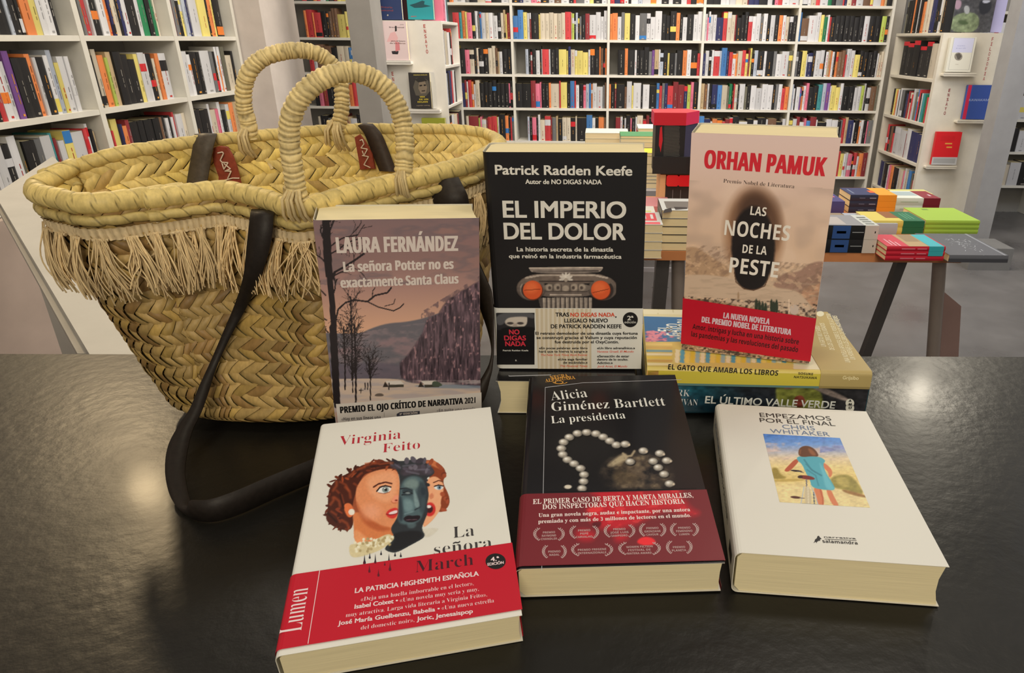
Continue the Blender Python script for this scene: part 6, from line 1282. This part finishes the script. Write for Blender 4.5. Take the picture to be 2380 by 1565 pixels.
# ---------------------------------------------- ALICIA GIMÉNEZ BARTLETT, lying in the middle
M5 = pose((-0.0572, 0.3722, 1.1605), 0.054, 0.115, False); w, h, t = 0.148, 0.2425, 0.0292
root, mb = novel(M5, w, h, t, alb((24, 22, 23)), 'glossy black novel with a scattered pearl necklace and dark red band', r=0.005)
Z6 = (2.7946, 1140, 840); F = Face(mb, M5, (0, 0, 0), (1, 0, 0), (0, 1, 0), Z6)
def pearls(X, Y):
    a = Art(X, Y, (24, 22, 23))
    n = vnoise(X / 60, Y / 45, 3, 4)
    blob = np.clip(1 - np.hypot((X - 950) / 260, (Y - 740) / 170), 0, 1); a.mix(np.clip(blob * 1.9 * (n - .30) * 2, 0, .7), (112, 92, 70)); a.mix(np.clip((n - .58) * 3, 0, .7) * np.clip(blob * 2, 0, .7), (150, 130, 96))
    a.poly([(750, 680), (800, 640), (850, 605), (880, 600), (900, 640), (840, 660), (790, 690)], (176, 156, 120), 18, .9); a.line([(860, 600), (885, 620), (915, 615), (935, 585)], 14, (170, 150, 116), .9, 8); a.poly([(800, 700), (900, 720), (1000, 760), (900, 800), (790, 790)], (104, 86, 60), 30, .6); a.mix(np.clip((vnoise(X / 30, Y / 18, 9, 3) - .5) * 3, 0, .4) * np.clip(blob * 2.5, 0, 1), (60, 48, 38))
    P = [(565, 470), (512, 495), (475, 527), (460, 568), (470, 607), (500, 641), (543, 667), (585, 697), (608, 738), (605, 782), (595, 828), (625, 463), (685, 472), (732, 493), (775, 519), (818, 545), (875, 540), (908, 654), (993, 583), (1100, 600), (1057, 651), (1145, 647), (1090, 692), (1128, 735), (1163, 797)]
    for i, (x, y) in enumerate(P):
        rx, ry = (31, 22)
        a.ell(x + 3, y + 4, rx + 2, ry + 2, (10, 9, 9), .3); a.ell(x, y, rx, ry, (112, 104, 92), .15); a.ell(x - 4, y - 4, rx * .75, ry * .72, (190, 178, 156), .7); a.ell(x - 9, y - 7, 9, 6, (246, 240, 226), .8); a.ell(x + 9, y + 9, 10, 6, (150, 138, 120), .9)
    for x, y in ((1013, 588), (900, 544), (1126, 606), (1172, 650), (1190, 800)): a.ell(x, y, 8, 8, (200, 180, 150), .7)
    a.ell(503, 817, 24, 13, (206, 192, 166), .3); return a.C, a.A
u0, v0 = F.uv(350, 850); u1, v1 = F.uv(1240, 430)
F.paint((u0, v0, u1, v1), 0.00075, pearls); F.up()
wl = alb((170, 166, 160))
F.poly([(354, 172), (357, 172), (335, 1360), (331, 1360)][::-1], wl); F.poly([(354, 170), (600, 140), (1240, 119), (1240, 122), (600, 143), (356, 174)][::-1], wl)
cr = alb((222, 216, 204)); F.text('Alicia', (396, 256), (632, 233), 56, cr, 'serif'); F.text('Giménez Bartlett', (398, 325), (1140, 289), 56, cr, 'serif'); F.text('La presidenta', (396, 406), (879, 372), 47, cr, 'serif')
OG = alb((214, 150, 60)); F.text('NEGRA', (392, 122), (510, 106), 26, OG, 'serifb'); F.text('ALFAGUARA', (358, 138), (552, 116), 22, OG, 'serifb'); ring(F, (452, 135), 50, 42, OG, 0.2, 3.0, 12, .3); ring(F, (445, 138), 30, 22, OG, 0, 6.28, 14, .35)
finish(mb, root, M_GLOSS)
c0, c1 = F.uv(172, 880), F.uv(1405, 825); d0, d1 = F.uv(165, 1340), F.uv(1505, 1296)
bm_, B = band(root, M5, w, t, 0.5 * (d0[1] + d1[1]), 0.5 * (c0[1] + c1[1]), alb((112, 32, 38)), Z6, r=0.005)
def blood(X, Y):
    a = Art(X, Y, (112, 32, 38)); r = (206, 26, 40)
    for q in ([(640, 850), (760, 830), (1000, 850), (1180, 840), (1260, 900), (1300, 960), (1370, 990), (1280, 1010), (1150, 960), (1060, 1000), (900, 1080), (760, 1100), (660, 1060), (620, 980), (640, 940), (720, 930), (700, 880)], [(1100, 830), (1230, 820), (1250, 850), (1120, 860)], [(800, 1130), (870, 1120), (900, 1150), (820, 1180)], [(560, 1090), (690, 1110), (660, 1170), (560, 1160)]): a.poly(q, r, 50, .75)
    a.poly([(945, 1180), (970, 1148), (1020, 1140), (1065, 1155), (1078, 1190), (1040, 1195), (1000, 1200)], (226, 40, 46), 10); a.poly([(620, 960), (700, 940), (740, 960), (700, 985), (640, 985)], (236, 60, 56), 16, .6); a.poly([(650, 1050), (720, 1035), (720, 1070), (680, 1090)], (60, 18, 24), 12, .7)
    a.mix(np.clip((vnoise(X / 70, Y / 40, 4, 3) - .6) * 4, 0, .4) * (a.C[..., 0] > 150), (240, 70, 64)); return a.C, a.A
cs = np.array([B.uv(x, y) for x in (172, 1505) for y in (850, 1330)])
B.paint((0.005, 0.5 * (d0[1] + d1[1]) + .0003, w, 0.5 * (c0[1] + c1[1]) - .0003), 0.0009, blood); B.up()
c3 = alb((226, 206, 190))
for s, x0, y0, x1, y1, cp, st in (('EL PRIMER CASO DE BERTA Y MARTA MIRALLES,', 275, 930, 1318, 886, 32, 'serifb'), ('DOS INSPECTORAS QUE HACEN HISTORIA', 337, 964, 1263, 926, 32, 'serifb'), ('Una gran novela negra, audaz e impactante, por una autora', 312, 1014, 1298, 976, 24, 'serifb'), ('premiada y con más de 3 millones de lectores en el mundo.', 310, 1055, 1303, 1013, 24, 'serifb')): B.text(s, (x0, y0), (x1, y1), cp, c3, st)
def wreath(F, cx, cy, rx, ry, col):
    for sg in (-1, 1):
        for k in range(9):
            t_ = -0.75 + 1.5 * k / 8; x = cx + sg * rx * math.cos(t_); y = cy + ry * math.sin(t_) * 1.25
            F.poly([(x, y), (x + sg * 12, y - 9), (x + sg * 9, y - 16), (x - sg * 1, y - 6)][::sg], col); F.poly([(x, y), (x - sg * 10, y - 9), (x - sg * 7, y - 15), (x + sg * 1, y - 5)][::-sg], col)
wc = alb((176, 146, 136))
for cx, cy, rx, L in ((380, 1133, 92, ('PREMIO', 'RAYMOND', 'CHANDLER')), (609, 1120, 86, ('PREMIO', 'PEPE', 'CARVALHO')), (838, 1112, 92, ('PREMIO', 'JOSÉ LUIS', 'SAMPEDRO')), (1053, 1105, 78, ('PREMIO', 'GRINZANE', 'CAVOUR')), (1260, 1103, 84, ('PREMIO', 'FEMENINO', 'LUMEN')), (415, 1247, 70, ('PREMIO', 'NADAL')), (660, 1234, 126, ('PREMIO FREGENE', 'INTERNAZIONALE')), (968, 1226, 128, ('WOMEN FICTION', 'FESTIVAL DE', 'MATERA AWARD')), (1226, 1218, 76, ('PREMIO', 'PLANETA'))):
    wreath(B, cx, cy, rx, 42, wc)
    for i, s in enumerate(L):
        wd = len(s) * 6.6; y = cy + (i - (len(L) - 1) / 2) * 21 + 8; B.text(s, (cx - wd, y + wd * .035), (cx + wd, y - wd * .035), 13, wc, 'sansb')
finish(bm_, root, M_COVER, 'paper_band')

# ---------------------------------------------- EMPEZAMOS POR EL FINAL, lying on the right
M6 = pose((0.0978, 0.3835, 1.1672), -0.088, 0.0, False); w, h, t = 0.1465, 0.2165, 0.0362
root, mb = novel(M6, w, h, t, Wt, 'thick white novel with a girl and bicycle in a sunny square picture', r=0.005, bulge=0.002)
Z7 = (3.0097, 1620, 900); F = Face(mb, M6, (0, 0, 0), (1, 0, 0), (0, 1, 0), Z7)
def girl(X, Y):
    a = Art(X, Y); a.C = ramp(Y, [(330, (70, 120, 184)), (400, (108, 146, 196)), (450, (170, 170, 176)), (500, (214, 190, 150)), (560, (222, 196, 130)), (640, (214, 184, 110)), (700, (226, 200, 140)), (840, (220, 196, 136))])
    n = vnoise(X / 110, Y / 40, 5, 4); a.mix(np.clip((n - .5) * 4, 0, .8) * ((Y > 390) & (Y < 510)), (206, 178, 160)); a.mix(np.clip((n - .45) * 3, 0, .7) * ((Y < 460) & (X > 860)), (104, 120, 176))
    a.poly([(520, 570), (560, 560), (580, 610), (640, 640), (520, 650)], (150, 128, 60), 14); a.poly([(930, 640), (1000, 612), (1090, 620), (1180, 760), (1100, 740), (1000, 715), (940, 700)], (150, 134, 66), 14); a.poly([(960, 640), (1040, 625), (1080, 700), (1000, 700)], (176, 156, 84), 16); a.poly([(1000, 710), (1180, 755), (1190, 780), (1040, 745)], (150, 108, 60), 10); a.noise(24, 12, .12, 8)
    a.poly([(520, 650), (740, 640), (750, 660), (530, 665)], (176, 146, 70), 8, .7)
    S = (176, 84, 54); S2 = (206, 120, 80)
    a.poly([(690, 500), (720, 515), (660, 580), (632, 596), (606, 586), (640, 550)], S, 4); a.poly([(880, 530), (905, 540), (950, 585), (940, 632), (918, 630), (922, 600), (880, 560)], S2, 4)
    a.poly([(810, 700), (870, 705), (885, 770), (890, 832), (850, 832), (835, 770)], S2, 4); a.poly([(900, 710), (935, 715), (960, 770), (998, 838), (955, 836), (920, 775)], S2, 4); a.line([(862, 720), (880, 780), (880, 830)], 10, S, .7, 6)
    a.poly([(700, 488), (760, 484), (860, 488), (902, 516), (880, 540), (900, 600), (940, 660), (974, 722), (900, 722), (800, 705), (790, 650), (760, 600), (735, 540), (698, 512)], (80, 158, 166), 4)
    a.poly([(850, 520), (880, 560), (940, 680), (970, 720), (900, 720), (880, 620)], (108, 180, 184), 14, .8); a.line([(750, 510), (800, 580), (870, 620)], 10, (48, 112, 124), .7, 6); a.line([(770, 580), (830, 620), (850, 690)], 9, (56, 122, 132), .7, 6); a.line([(760, 540), (830, 600)], 6, (54, 118, 128), .7, 5)
    a.poly([(708, 460), (715, 430), (745, 412), (790, 415), (830, 440), (858, 490), (800, 485), (740, 492), (712, 480)], (96, 56, 34), 5); a.poly([(770, 425), (810, 440), (838, 480), (800, 480)], (150, 92, 56), 12, .8); a.line([(725, 440), (720, 470)], 8, (150, 92, 60), .6, 5)
    K = (46, 36, 34); a.ell(695, 588, 40, 7, K, .3, .1); a.line([(700, 590), (745, 600)], 5, (90, 84, 80)); a.poly([(702, 628), (720, 616), (790, 622), (828, 640), (815, 652), (740, 645)], (120, 40, 34), 4); a.ell(722, 630, 18, 10, (50, 28, 28), .3)
    a.line([(765, 650), (768, 720)], 10, (120, 112, 108)); a.poly([(752, 700), (780, 692), (800, 740), (802, 828), (762, 828), (750, 760)], (196, 178, 140), 4); a.line([(776, 700), (780, 826)], 7, (222, 206, 172), .8); a.line([(748, 700), (735, 780), (726, 820)], 6, (170, 176, 180)); a.line([(800, 700), (830, 770), (846, 828)], 6, (170, 176, 180)); a.line([(815, 740), (822, 828)], 8, (86, 92, 100)); a.ell(690, 773, 36, 9, (84, 44, 36), .3, .1); a.line([(720, 778), (750, 780)], 6, (110, 100, 96)); a.line([(735, 815), (850, 825)], 5, (130, 130, 130), .7)
    return a.C, a.A
p4 = [F.uv(468, 328), F.uv(1005, 358), F.uv(1202, 838), F.uv(572, 812)]
F.paint((0.5 * (p4[0][0] + p4[3][0]), 0.5 * (p4[2][1] + p4[3][1]), 0.5 * (p4[1][0] + p4[2][0]), 0.5 * (p4[0][1] + p4[1][1])), 0.0006, girl); F.up()
G1, G2_ = alb((40, 38, 38)), alb((104, 118, 138))
F.text('EMPEZAMOS', (442, 210), (942, 236), 28, G1, 'gill'); F.text('POR EL FINAL', (442, 246), (970, 274), 28, G1, 'gill'); F.text('CHRIS', (600, 292), (828, 304), 28, G2_, 'gill'); F.text('WHITAKER', (515, 322), (932, 346), 28, G2_, 'gill')
F.text('narrativa', (890, 1055), (1112, 1066), 9, G1, 'gillx'); F.text('salamandra', (880, 1090), (1126, 1104), 21, G1, 'sansb'); F.poly([(893, 1064), (1116, 1074), (1116, 1077), (893, 1067)][::-1], G1)
F.poly([(814, 1094), (822, 1082), (826, 1068), (838, 1060), (842, 1046), (852, 1042), (858, 1052), (872, 1064), (860, 1068), (862, 1076), (848, 1078), (836, 1088), (840, 1096), (828, 1084)][::-1], G1)
SP = Face(mb, M6, (-0.0001, 0, 0), (0, 0, 1), (0, 1, 0), (1, 0, 0)); SP.en = np.array([-1.0, 0, 0])
def sv(s, v0, v1, u, cap, col, st):
    co, f = letters(s, st); SP.put(np.stack([u + co[:, 1] * cap, v1 - co[:, 0] * (v1 - v0)], 1), f, col)
sv('CHRIS WHITAKER', .145, .205, -t * .45, .007, G2_, 'gill'); sv('EMPEZAMOS POR EL FINAL', .05, .14, -t * .45, .007, G1, 'gill'); SP.put([(-t * .62, .012), (-t * .35, .012), (-t * .35, .03), (-t * .62, .03)], [(0, 1, 2, 3)], G1)
finish(mb, root, M_COVER)
